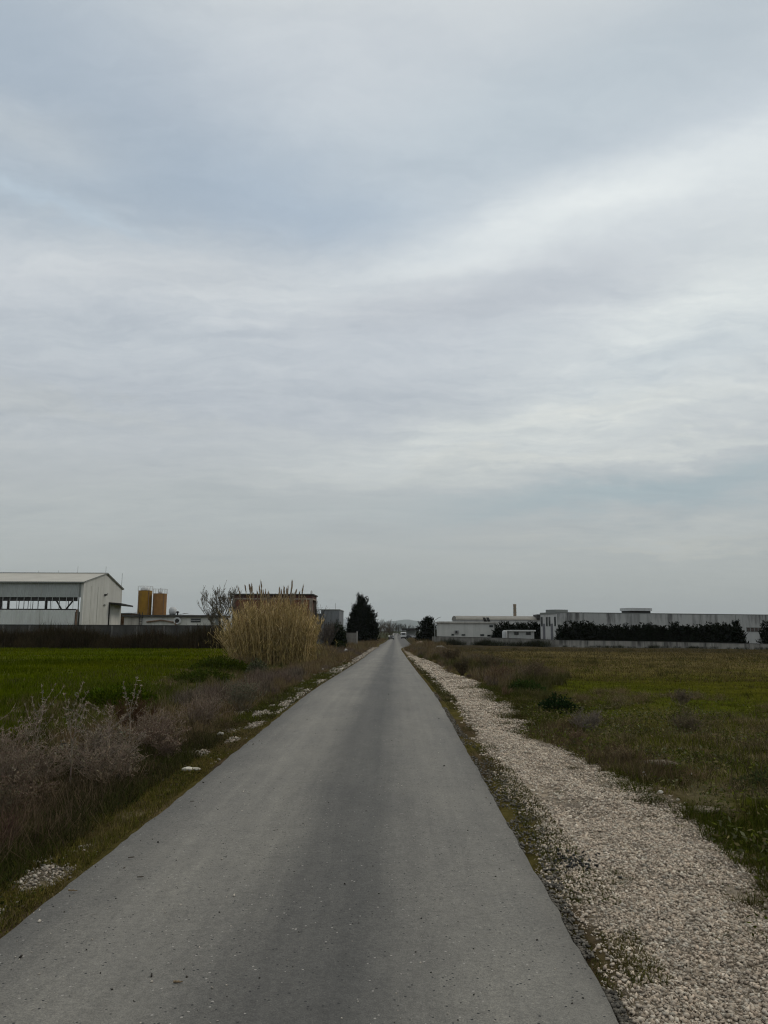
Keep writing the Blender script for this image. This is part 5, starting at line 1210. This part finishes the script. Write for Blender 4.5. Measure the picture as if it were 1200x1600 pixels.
left_strip(9000, 14, 30, .3, 1.3, .12, .014, [(.066, .072, .010), (.058, .064, .012)], (.2, 1.0), .52, 3)
left_strip(56000, 3.4, 12, .35, 2.4, .20, .0055, DRK, (.2, 1.3), .30, 5)
left_strip(34000, 5, 13, 1.4, 5.2, .26, .0065, DRK, (.2, 1.2))
left_strip(26000, 8.5, 24, 2.2, 6.4, .20, .011, [(.050, .066, .006), (.044, .060, .005), (.056, .062, .014), (.080, .064, .030)], (.1, 1.0))
left_strip(9000, 20, 50, 3.0, 10, .20, .022, [(.050, .066, .006), (.058, .064, .012), (.066, .060, .022)], (.1, .9))
left_strip(9000, 4.0, 9.5, .55, 3.2, .46, .0045, [(.085, .060, .042), (.070, .052, .034), (.10, .075, .052), (.06, .046, .028)], (.3, 1.5), .40, 15)
left_strip(4500, 3.6, 16, -.07, .08, .05, .005, OLV, (.5, 1.5), .40, 16, False)
left_strip(1500, 4.2, 8.5, .35, 1.3, .10, .02, [(.03, .045, .014), (.026, .04, .014)], (.6, 1.4), .45, 7)
pos = []; sc = []
for k in range(330):
    y = 6+rng.random()**1.2*14; off = rng.uniform(.45, 2.6) if y > 9 else rng.uniform(.8, 2.2); x = float(CX(y))-HALF-off
    if fbm(np.array([x*.8]), np.array([y*.5]), 66)[0] > .46: pos.append((x, y, gz(x, y)-.02)); sc.append(rng.uniform(.14, .36)*min(1, .5+off*.4))
scatter(G, tuft_templates(170, 140, .45, [(.095, .070, .048), (.075, .055, .034), (.055, .048, .020), (.04, .04, .012)], 5, .012), rng, pos, sc, .3)
n = 16000; y = 3.8+14*rng.random(n)**1.2; off = .1+3.2*rng.random(n)**1.3; x = CX(y)-HALF-off; k = (fbm(x*1.4, y*1.1, 68) > .48) & (left_gravel(x, y) < .4); x, y = x[k], y[k]; m = len(x)
P = on_ground(np.stack([x, y], 1)); P[:, 2] += rng.uniform(.01, .10, m)*np.minimum(1, .3+(CX(y)-HALF-x)*.8); D = rng.normal(0, 1, (m, 3)); D[:, 2] = np.abs(D[:, 2])*.6
cs = np.array([(.030, .036, .009), (.044, .046, .010), (.026, .030, .010), (.060, .054, .022), (.075, .065, .045)]); G.add(*cards(rng, P, D, rng.uniform(.02, .055, m), rng.uniform(.010, .026, m), cs[rng.integers(0, 5, m)]*rng.uniform(.65, 1.35, (m, 1))))
tag(G.obj('verge_grass', VEGT), 'olive and brown grass along the left edge of the road', 'grass', kind='stuff')

G = Geo()
def right_strip(n, y0, y1, a, b, h, w, cols, lean=(.1, 1.0), thr=None, seed=0, rel='r', pw=1.3):
    y = y0+(y1-y0)*rng.random(n)**pw; f = rng.uniform(a, b, n)
    x = (gr(y) if rel == 'r' else CX(y)+HALF)+f
    keep = np.ones(n, bool)
    if thr is not None: keep &= fbm(x*1.6, y*.9, seed) > thr
    keep &= y+(fbm(x*.5, y*.5, 77+seed)-.5)*.9*min(6, (y1-y0)) < y1-1
    if rel == 'r': keep &= ~((fbm(x*1.1+9, y*.8, 23) > .69) & (f < 4) & (rng.random(n) < .8))
    x, y = x[keep], y[keep]; m = len(x); nz = fbm(x*.9, y*.9, 170+seed)
    cs = np.array(cols); c = cs[np.clip((nz*1.6-.3+rng.normal(0, .16, m))*len(cs), 0, len(cs)-1).astype(int)]*rng.uniform(.65, 1.35, (m, 1))
    hh = h*rng.uniform(.5, 1.25, m)*(.45+1.1*fbm(x*1.9, y*1.9, 180+seed))
    G.add(*blades(rng, on_ground(np.stack([x, y], 1)), hh, w, rng.uniform(*lean, m), c, .8))
LUSH = [(.028, .034, .006), (.033, .042, .006), (.042, .051, .006), (.056, .051, .016)]
PAST = [(.052, .060, .006), (.064, .063, .010), (.080, .070, .020), (.048, .056, .006), (.072, .060, .024)]
right_strip(66000, 4.2, 9.5, .0, 5.5, .16, .0055, LUSH+[(.07, .06, .028)], (.3, 1.5), pw=1.0)
right_strip(60000, 8.5, 16, .0, 8.5, .12, .009, [(.078, .082, .016), (.094, .094, .016), (.140, .114, .060), (.17, .136, .082), (.12, .102, .040), (.070, .076, .014)], (.2, 1.2))
right_strip(5000, 9, 15, .0, .9, .20, .008, [(.085, .062, .036), (.075, .052, .032), (.09, .07, .04)], (.1, .9), .42, 3)
right_strip(3500, 7, 16, .6, 5, .28, .008, [(.075, .062, .036), (.062, .052, .03)], (.1, .9), .50, 4)
right_strip(50000, 10, 30, .4, 22, .09, .014, PAST, (.2, 1.2))
right_strip(46000, 26, 60, 2, 44, .13, .026, [(.064, .068, .010), (.080, .068, .024), (.090, .070, .028), (.068, .054, .020)], (.1, 1.1), pw=1.15)
right_strip(22000, 55, 108, 3, 62, .16, .05, [(.075, .060, .024), (.085, .067, .030), (.056, .045, .022)], (.1, 1.0), pw=1.0)
right_strip(9000, 30, 62, 6, 46, .20, .024, [(.17, .135, .06), (.13, .10, .045)], (.0, 1.3), .48, 6, pw=1.1)   # cut stubble
right_strip(2600, 16, 26, .2, 1.4, .12, .012, [(.07, .055, .03), (.055, .055, .018)], (.2, 1.1), .4, 8)
# edge strip between asphalt and gravel
def edge_ok(): pass
right_strip(15000, 5.2, 30, .10, .42, .055, .0075, [(.066, .060, .024), (.055, .058, .018), (.075, .062, .030)], (.3, 1.3), .47, 9, rel='e')
right_strip(6000, 3.4, 6.5, .12, .36, .065, .005, [(.075, .066, .024), (.06, .062, .018), (.05, .056, .014)], (.3, 1.3), .50, 10, rel='e', pw=1.0)
right_strip(9000, 18, 60, .08, .4, .09, .014, [(.062, .056, .024), (.055, .052, .02)], (.3, 1.2), .36, 11, rel='e')
right_strip(7000, 11, 26, .7, 1.5, .05, .010, [(.070, .060, .026), (.060, .060, .020)], (.4, 1.4), .53, 12, rel='e')
right_strip(2500, 4.5, 11, .35, 1.4, .05, .006, [(.06, .06, .02), (.05, .055, .016)], (.4, 1.4), .66, 13, rel='e')
right_strip(3500, 3.4, 14, -.08, .06, .045, .005, [(.07, .062, .026), (.055, .055, .016)], (.5, 1.5), .46, 17, rel='e')
# tufts along the ragged gravel border and a few inside the gravel
pos = []; sc = []
for k in range(520):
    y = 4.5+rng.random()**1.2*19; x = float(gr(np.array([y]))[0])+rng.normal(.12, .22)+(rng.random() < .35)*rng.uniform(0, 3.0)
    if fbm(np.array([x*.9]), np.array([y*.6]), 67)[0] > .43: pos.append((x, y, gz(x, y)-.02)); sc.append(rng.uniform(.10, .30))
for k in range(90):
    y = 4.2+rng.random()**1.3*20; l, r = float(gl(np.array([y]))[0]), float(gr(np.array([y]))[0]); x = l+(r-l)*rng.random()**1.6
    pos.append((x, y, gz(x, y)-.01)); sc.append(rng.uniform(.035, .10))
scatter(G, tuft_templates(180, 150, .5, [(.085, .066, .036), (.06, .05, .022), (.048, .054, .010), (.036, .042, .008)], 5)+tuft_templates(190, 150, .55, [(.05, .056, .008), (.036, .046, .006), (.030, .036, .007)], 4), rng, pos, sc, .3)
# broad leaved weeds mixed into the grass
n = 26000; y = 4.2+13*rng.random(n)**1.2; x = gr(y)+rng.uniform(-.05, 6, n); k = fbm(x*1.4, y*1.1, 68) > .47; x, y = x[k], y[k]; m = len(x)
P = on_ground(np.stack([x, y], 1)); P[:, 2] += rng.uniform(.02, .16, m)*(.5+fbm(x*2, y*2, 69)); D = rng.normal(0, 1, (m, 3)); D[:, 2] = np.abs(D[:, 2])*.6
cs = np.array([(.056, .066, .012), (.078, .088, .014), (.050, .058, .016), (.13, .112, .052), (.105, .108, .062)]); G.add(*cards(rng, P, D, rng.uniform(.025, .07, m), rng.uniform(.012, .032, m), cs[rng.integers(0, 5, m)]*rng.uniform(.65, 1.35, (m, 1))))
pos = []; sc = []
for k in range(420):
    y = 5+rng.random()**1.1*16; x = float(gr(np.array([y]))[0])+.2+rng.random()*5.5
    if fbm(np.array([x*.7]), np.array([y*.5]), 72)[0] > .45: pos.append((x, y, gz(x, y)-.02)); sc.append(rng.uniform(.14, .34))
scatter(G, tuft_templates(195, 130, .5, [(.15, .115, .066), (.11, .086, .046), (.08, .072, .026), (.13, .10, .066)], 5, .012), rng, pos, sc, .3)
tag(G.obj('pasture_grass', VEGT), 'rough green and tan grass on the right verge and pasture', 'grass', kind='stuff')
print('grass tris', sum(len(q) for q in G.T))

# clods and tussocks that break up the pasture
G = Geo(); pos = []; sc = []
for k in range(520):
    y = 17+rng.random()**1.1*85; x = 4+rng.random()*(y*.62+3)
    if fbm(np.array([x*.3]), np.array([y*.12]), 91)[0] > .47: pos.append((x, y, gz(x, y)-.04)); sc.append(rng.uniform(.12, .30)*np.interp(y, [17, 60], [.7, 1.5]))
scatter(G, clump_templates(190, 1.0, 70, .55, (.050, .044, .020), (.034, .040, .012), 4, 0), rng, pos, sc, .35)
tag(G.obj('grass_tussocks', STALK), 'small darker tussocks dotted over the right pasture', 'grass', kind='stuff')

# ---- stones
phi = (1+5**.5)/2
ICO_V = np.array([(-1, phi, 0), (1, phi, 0), (-1, -phi, 0), (1, -phi, 0), (0, -1, phi), (0, 1, phi), (0, -1, -phi), (0, 1, -phi), (phi, 0, -1), (phi, 0, 1), (-phi, 0, -1), (-phi, 0, 1)])/math.hypot(1, phi)
ICO_T = np.array([(0, 11, 5), (0, 5, 1), (0, 1, 7), (0, 7, 10), (0, 10, 11), (1, 5, 9), (5, 11, 4), (11, 10, 2), (10, 7, 6), (7, 1, 8), (3, 9, 4), (3, 4, 2), (3, 2, 6), (3, 6, 8), (3, 8, 9), (4, 9, 5), (2, 4, 11), (6, 2, 10), (8, 6, 7), (9, 8, 1)])
BOX_V = np.array([(x, y, z) for z in (-1, 1) for (x, y) in ((-1, -1), (1, -1), (1, 1), (-1, 1))])*.62
BOX_T = np.array([t_ for f in ((3, 2, 1, 0), (4, 5, 6, 7), (0, 1, 5, 4), (1, 2, 6, 5), (2, 3, 7, 6), (3, 0, 4, 7)) for t_ in ((f[0], f[1], f[2]), (f[0], f[2], f[3]))])
def pebbles(rng, P, size, col, flat=.6):
    """broken angular stones"""
    n = len(P); V = BOX_V[None]*(1+rng.normal(0, .30, (n, 8, 3)).clip(-.75, .7)); s = np.stack([np.ones(n)*1.1, rng.uniform(.5, .95, n), rng.uniform(.35, .75, n)*flat/.6], 1); V = V*s[:, None, :]
    a, b, c = rng.uniform(0, 2*math.pi, n), rng.normal(0, .4, n), rng.normal(0, .4, n)
    def rot(V, i, j, t): ct, st = np.cos(t)[:, None], np.sin(t)[:, None]; vi = V[..., i]*ct-V[..., j]*st; vj = V[..., i]*st+V[..., j]*ct; V = V.copy(); V[..., i] = vi; V[..., j] = vj; return V
    V = rot(rot(rot(V, 0, 2, b), 1, 2, c), 0, 1, a)*(size/2)[:, None, None]+P[:, None, :]
    T = (BOX_T[None]+(np.arange(n)*8)[:, None, None]).reshape(-1, 3)
    return V.reshape(-1, 3), T, np.repeat(col, 8, 0)
rng = np.random.default_rng(43); G = Geo()
STN = np.array([(.43, .375, .32), (.46, .41, .355), (.38, .325, .275), (.50, .46, .41), (.30, .255, .21), (.41, .345, .29), (.40, .375, .33), (.43, .38, .325), (.24, .205, .17), (.33, .29, .25)])
def gravel(n, y0, y1, s0, s1, dz, pw=1.0):
    y = y0+(y1-y0)*rng.random(n)**pw; l, r = gl(y), gr(y); x = l-.16+(r-l+.34)*rng.random(n)
    wv = .10*(fbm(x*7, y*7, 21)-.5)*2; d = np.minimum(x-l+wv, r-x-wv*2)
    thin = sstep(.52, .66, fbm(x*2.6, y*1.5, 25))*.82
    p = np.clip((d+.16)/.34, 0, 1)**1.3*(1-thin); k = rng.random(n) < p; x, y = x[k], y[k]; m = len(x)
    sz = s0+(s1-s0)*rng.random(m)**2.2
    col = STN[rng.integers(0, len(STN), m)]*np.array((1.0, .965, .94))*rng.uniform(.72, 1.10, (m, 1))*(.86+.28*fbm(x*1.3, y*.9, 26))[:, None]
    P = np.stack([x, y, ground_z(x, y)+dz*rng.uniform(-.6, 1.2, m)+sz*.12], 1); G.add(*pebbles(rng, P, sz, col))
gravel(58000, 3.2, 7.2, .009, .033, .007)
gravel(42000, 7.0, 13, .013, .040, .008)
gravel(20000, 12.5, 26, .028, .062, .010)
gravel(9000, 25, 62, .05, .11, .013)
# left hand patches
def lgravel(n, y0, y1, o0, o1, s0, s1):
    y = rng.uniform(y0, y1, n); x = CX(y)-HALF-rng.uniform(o0, o1, n); k = rng.random(n) < left_gravel(x, y)*np.where(y < 7, .55, 1.0); x, y = x[k], y[k]; m = len(x); sz = s0+(s1-s0)*rng.random(m)**2
    P = np.stack([x, y, ground_z(x, y)+sz*.15+rng.uniform(0, .012, m)], 1); G.add(*pebbles(rng, P, sz, STN[rng.integers(0, len(STN), m)]*rng.uniform(.40, .82, (m, 1))))
lgravel(8000, 3.6, 6.4, .03, .9, .012, .036); lgravel(5500, 9.5, 17, .03, .9, .02, .055); lgravel(9000, 15, 34, .03, 1.0, .03, .075); lgravel(8000, 33, 110, .03, 2.2, .06, .16)
tag(G.obj('gravel', STONE), 'pale pinkish crushed stones of the right shoulder and left patches', 'gravel', kind='stuff')
print('gravel tris', sum(len(q) for q in G.T))
# dark crumbs broken off the asphalt edge
G = Geo(); n = 3400; y = 3.4+17*rng.random(n)**1.5; f = rng.random(n)**1.6; w_ = np.interp(y, [3.4, 5, 6.5, 9, 13, 20], [.03, .06, .22, .26, .08, .05]); x = CX(y)+HALF-.03+f*w_*1.25
k = fbm(x*2, y*1.2, 93) > .36; x, y = x[k], y[k]; m = len(x); sz = rng.uniform(.010, .032, m)
G.add(*pebbles(rng, np.stack([x, y, ground_z(np.maximum(x, CX(y)+HALF+.01), y)+sz*.3+.012*rng.random(m)], 1), sz, np.array((.088, .080, .070))*rng.uniform(.6, 1.6, (m, 1))))
n = 70; y = 5.2+.9*rng.random(n)*1; x = 1.33+rng.normal(0, .09, n); y = 6.05+rng.normal(0, .13, n); sz = rng.uniform(.015, .04, n); G.add(*pebbles(rng, np.stack([x, y, ground_z(x, y)+.02], 1), sz, np.array((.03, .03, .03))*rng.uniform(.6, 1.5, (n, 1))))
tag(G.obj('asphalt_crumbs', STONE), 'dark crumbs of asphalt broken off along the right road edge', 'asphalt crumbs', kind='stuff')
# grit on the road
G = Geo(); n = 900; y = 3.3+16*rng.random(n)**1.6; x = CX(y)+rng.uniform(-1, 1, n)**1*(HALF-.05); k = rng.random(n) < np.where(np.abs(x-CX(y)) > 1.25, 1.0, .45); x, y = x[k], y[k]; m = len(x); sz = rng.uniform(.006, .014, m)*(1+(rng.random(m) < .06)*1.0)
zr = PZ(y)+.012*(1-((x-CX(y))/HALF)**2); G.add(*pebbles(rng, np.stack([x, y, zr+sz*.2], 1), sz, np.where(rng.random((m, 1)) < .55, np.array((.34, .31, .28)), np.array((.03, .027, .024)))*rng.uniform(.7, 1.2, (m, 1))))
tag(G.obj('road_grit', STONE), 'scattered grit and tiny stones lying on the asphalt', 'grit', kind='stuff')

# single stones and litter
def ground_at(u, v):
    d = dirpx(u, v); tt = 1.6/-d.z
    for _ in range(12): tt = (EYE-gz(d.x*tt, d.y*tt))/-d.z
    return d.x*tt, d.y*tt
def rock(name, label, u, v, size, col, seed, flat=.6, cat='stone', group=None, sx=1.0, sink=.1):
    rng = np.random.default_rng(seed); x, y = ground_at(u, v); V = ICO_V.copy(); T = ICO_T.copy()
    import itertools
    for _ in range(2):
        ed = {}; VV = [tuple(v_) for v_ in V]; NT_ = []
        def mid(a, b):
            k = (min(a, b), max(a, b))
            if k not in ed: q = (np.array(VV[a])+np.array(VV[b])); q /= np.linalg.norm(q); ed[k] = len(VV); VV.append(tuple(q))
            return ed[k]
        for a, b, c in T: ab, bc, ca = mid(a, b), mid(b, c), mid(c, a); NT_ += [(a, ab, ca), (b, bc, ab), (c, ca, bc), (ab, bc, ca)]
        V = np.array(VV); T = np.array(NT_)
    for k in range(9):   # cut flat facets
        nrm = rng.normal(size=3); nrm /= np.linalg.norm(nrm); dd = rng.uniform(.62, .9); s = V@nrm; V = V-np.where(s > dd, s-dd, 0)[:, None]*nrm
    V = V*(1+.35*(fbm(V[:, 0]*1.7+seed, V[:, 1]*1.7+V[:, 2], seed)-.5))[:, None]+rng.normal(0, .02, V.shape); V = V*np.array([sx, .75, flat])*size/2
    a = rng.uniform(0, 6); V = np.stack([V[:, 0]*math.cos(a*.15)-V[:, 1]*math.sin(a*.15), V[:, 0]*math.sin(a*.15)+V[:, 1]*math.cos(a*.15), V[:, 2]], 1)
    o = mesh_np(name, V, T, None, STONE, np.broadcast_to(np.array(col), (len(V), 3))*rng.uniform(.9, 1.1, (len(V), 1))); o.location = (x, y, gz(x, y)+size*flat*(.5-sink))
    return tag(o, label, cat, group)
wx, wy = ground_at(1006, 1220)
q = MB(); q.V = [(-.085, -.06, -.02), (.085, -.05, -.02), (.07, .06, -.02), (-.06, .06, -.02), (-.01, -.01, .115), (.02, .02, .105)]; q.Fc = [(0, 1, 4), (1, 2, 5, 4), (2, 3, 5), (3, 0, 4, 5), (3, 2, 1, 0)]
o = q.build('wedge_stone', PALEST_M if False else mat_solid('white_stone', (.55, .54, .52), .85, var=.1, scale=8), None, bevel=.012); o.location = (wx, wy, gz(wx, wy)); tag(o, 'white wedge shaped stone standing at the gravel edge on the right', 'stone')
rock('flat_stone', 'large flat tan stone slab in the right grass behind the wedge stone', 1030, 1197, .42, (.12, .10, .078), 3, .2, sx=1.1, sink=.02)
rock('flat_stone', 'flat buff stone half buried in grass at the lower right', 1098, 1268, .34, (.155, .13, .10), 4, .12, sx=1.0, sink=.02)
rock('stone', 'larger of two white stones touching on the moss by the left road edge', 293, 1206, .15, (.42, .40, .36), 5, .42, sx=1.1)
rock('stone', 'smaller of two white stones touching on the moss by the left road edge', 306, 1205, .12, (.40, .375, .33), 8, .42)
rock('stone', 'pale stone beside the white gravel patch on the left', 344, 1150, .11, (.42, .4, .37), 6, .7)
for k, (u, v, s, lab) in enumerate([(942, 1126, .07, 'small white stone in the grass near the purple grey bush on the right'), (984, 1141, .1, 'white stone furthest back of those in the right grass'), (1036, 1151, .1, 'white stone in the right grass below the brown weedy bush'), (1064, 1167, .14, 'grey white stone among right grass near the pasture edge'), (845, 1128, .08, 'white stone just below the very dark green clump'), (1080, 1211, .09, 'small pale stone right of the flat tan slab'), (1032, 1240, .12, 'pale stone at the gravel edge beside the wedge stone'), (738, 1051, .22, 'white stone in front of the dark stemmed bush'), (432, 1066, .2, 'pale stone in the brown weeds of the left verge')]):
    rock('stone', lab, u, v, s*.62, (.38, .36, .33), 20+k, .55)
# twigs and leaves lying on the road
def twig(u, v, L, ang, label, name='twig'):
    d = dirpx(u, v); tt = 1.64/-d.z; x, y = d.x*tt, d.y*tt; z = float(PZ(np.array([y]))[0])+.018
    rng = np.random.default_rng(int(u)); c, s = math.cos(ang), math.sin(ang); S = []; p = np.array([-c*L/2, -s*L/2, 0])
    for k in range(4): q = p+np.array([c*L/4, s*L/4, rng.normal(0, .0015)])+rng.normal(0, L*.02, 3)*np.array([1, 1, 0]); S.append((*p, *q, .006-.0008*k, .0052-.0008*k)); p = q
    S.append((0, 0, 0, -s*L*.18, c*L*.18, .004, .003, .0015)); V, T, K = tubes(np.array(S), (.16, .12, .08), 5)
    o = mesh_np(name, V, T, None, STALK, K); o.location = (x, y, z); tag(o, label, 'twig')
twig(279, 1532, .045, .1, 'short tan twig lying near the bottom left of the road')
twig(114, 1391, .06, -.15, 'thin dark twig lying by the left road edge')
def leaf(u, v, L, ang, label):
    d = dirpx(u, v); tt = 1.64/-d.z; x, y = d.x*tt, d.y*tt; z = float(PZ(np.array([y]))[0])+.016
    n = 7; s = np.linspace(0, 1, n); w_ = np.sin(s*math.pi)**.8*.36*L; Vl = []
    for k in range(n): Vl += [((s[k]-.5)*L, -w_[k]/2, .004+.10*L*(s[k]-.5)**2), ((s[k]-.5)*L, 0, .001+.12*L*(s[k]-.5)**2), ((s[k]-.5)*L, w_[k]/2, .006+.16*L*(s[k]-.5)**2)]
    i_ = np.array([k*3+j for k in range(n-1) for j in range(2)])
    o = mesh_np('dead_leaf', np.array(Vl), None, np.stack([i_, i_+1, i_+4, i_+3], 1), mat_solid('dead_leaf', (.045, .036, .026), .9, var=.2, scale=30)); o.location = (x, y, z); o.rotation_euler = (0, 0, ang); o.modifiers.new('thickness', 'SOLIDIFY').thickness = .0015
    tag(o, label, 'leaf')
leaf(219, 1371, .045, .2, 'dead leaf on the left wheel track of the road'); leaf(205, 1341, .045, .5, 'dark narrow dead leaf nearer the left road edge'); leaf(300, 1255, .04, .1, 'small dead leaf furthest up the left side of the road')
leaf(194, 1357, .02, 1.0, 'tiny dark leaf scrap between the two larger dead leaves')
# ================================================================== AIR
hz = MB().box(-21700, 21700, -80, 21700, -6.0, 760).build('haze', bpy.data.materials.new('haze'))
m = hz.data.materials[0]; m.use_nodes = True; t = NT(m.node_tree); o = t.n('ShaderNodeOutputMaterial'); v = t.n('ShaderNodeVolumePrincipled')
v.inputs['Color'].default_value = (.88, .95, 1.0, 1); v.inputs['Density'].default_value = .00006; v.inputs['Anisotropy'].default_value = 0.0
t.l(v.outputs[0], o.inputs['Volume']); tag(hz, 'pale even haze in the air over the plain', 'haze', kind='stuff')
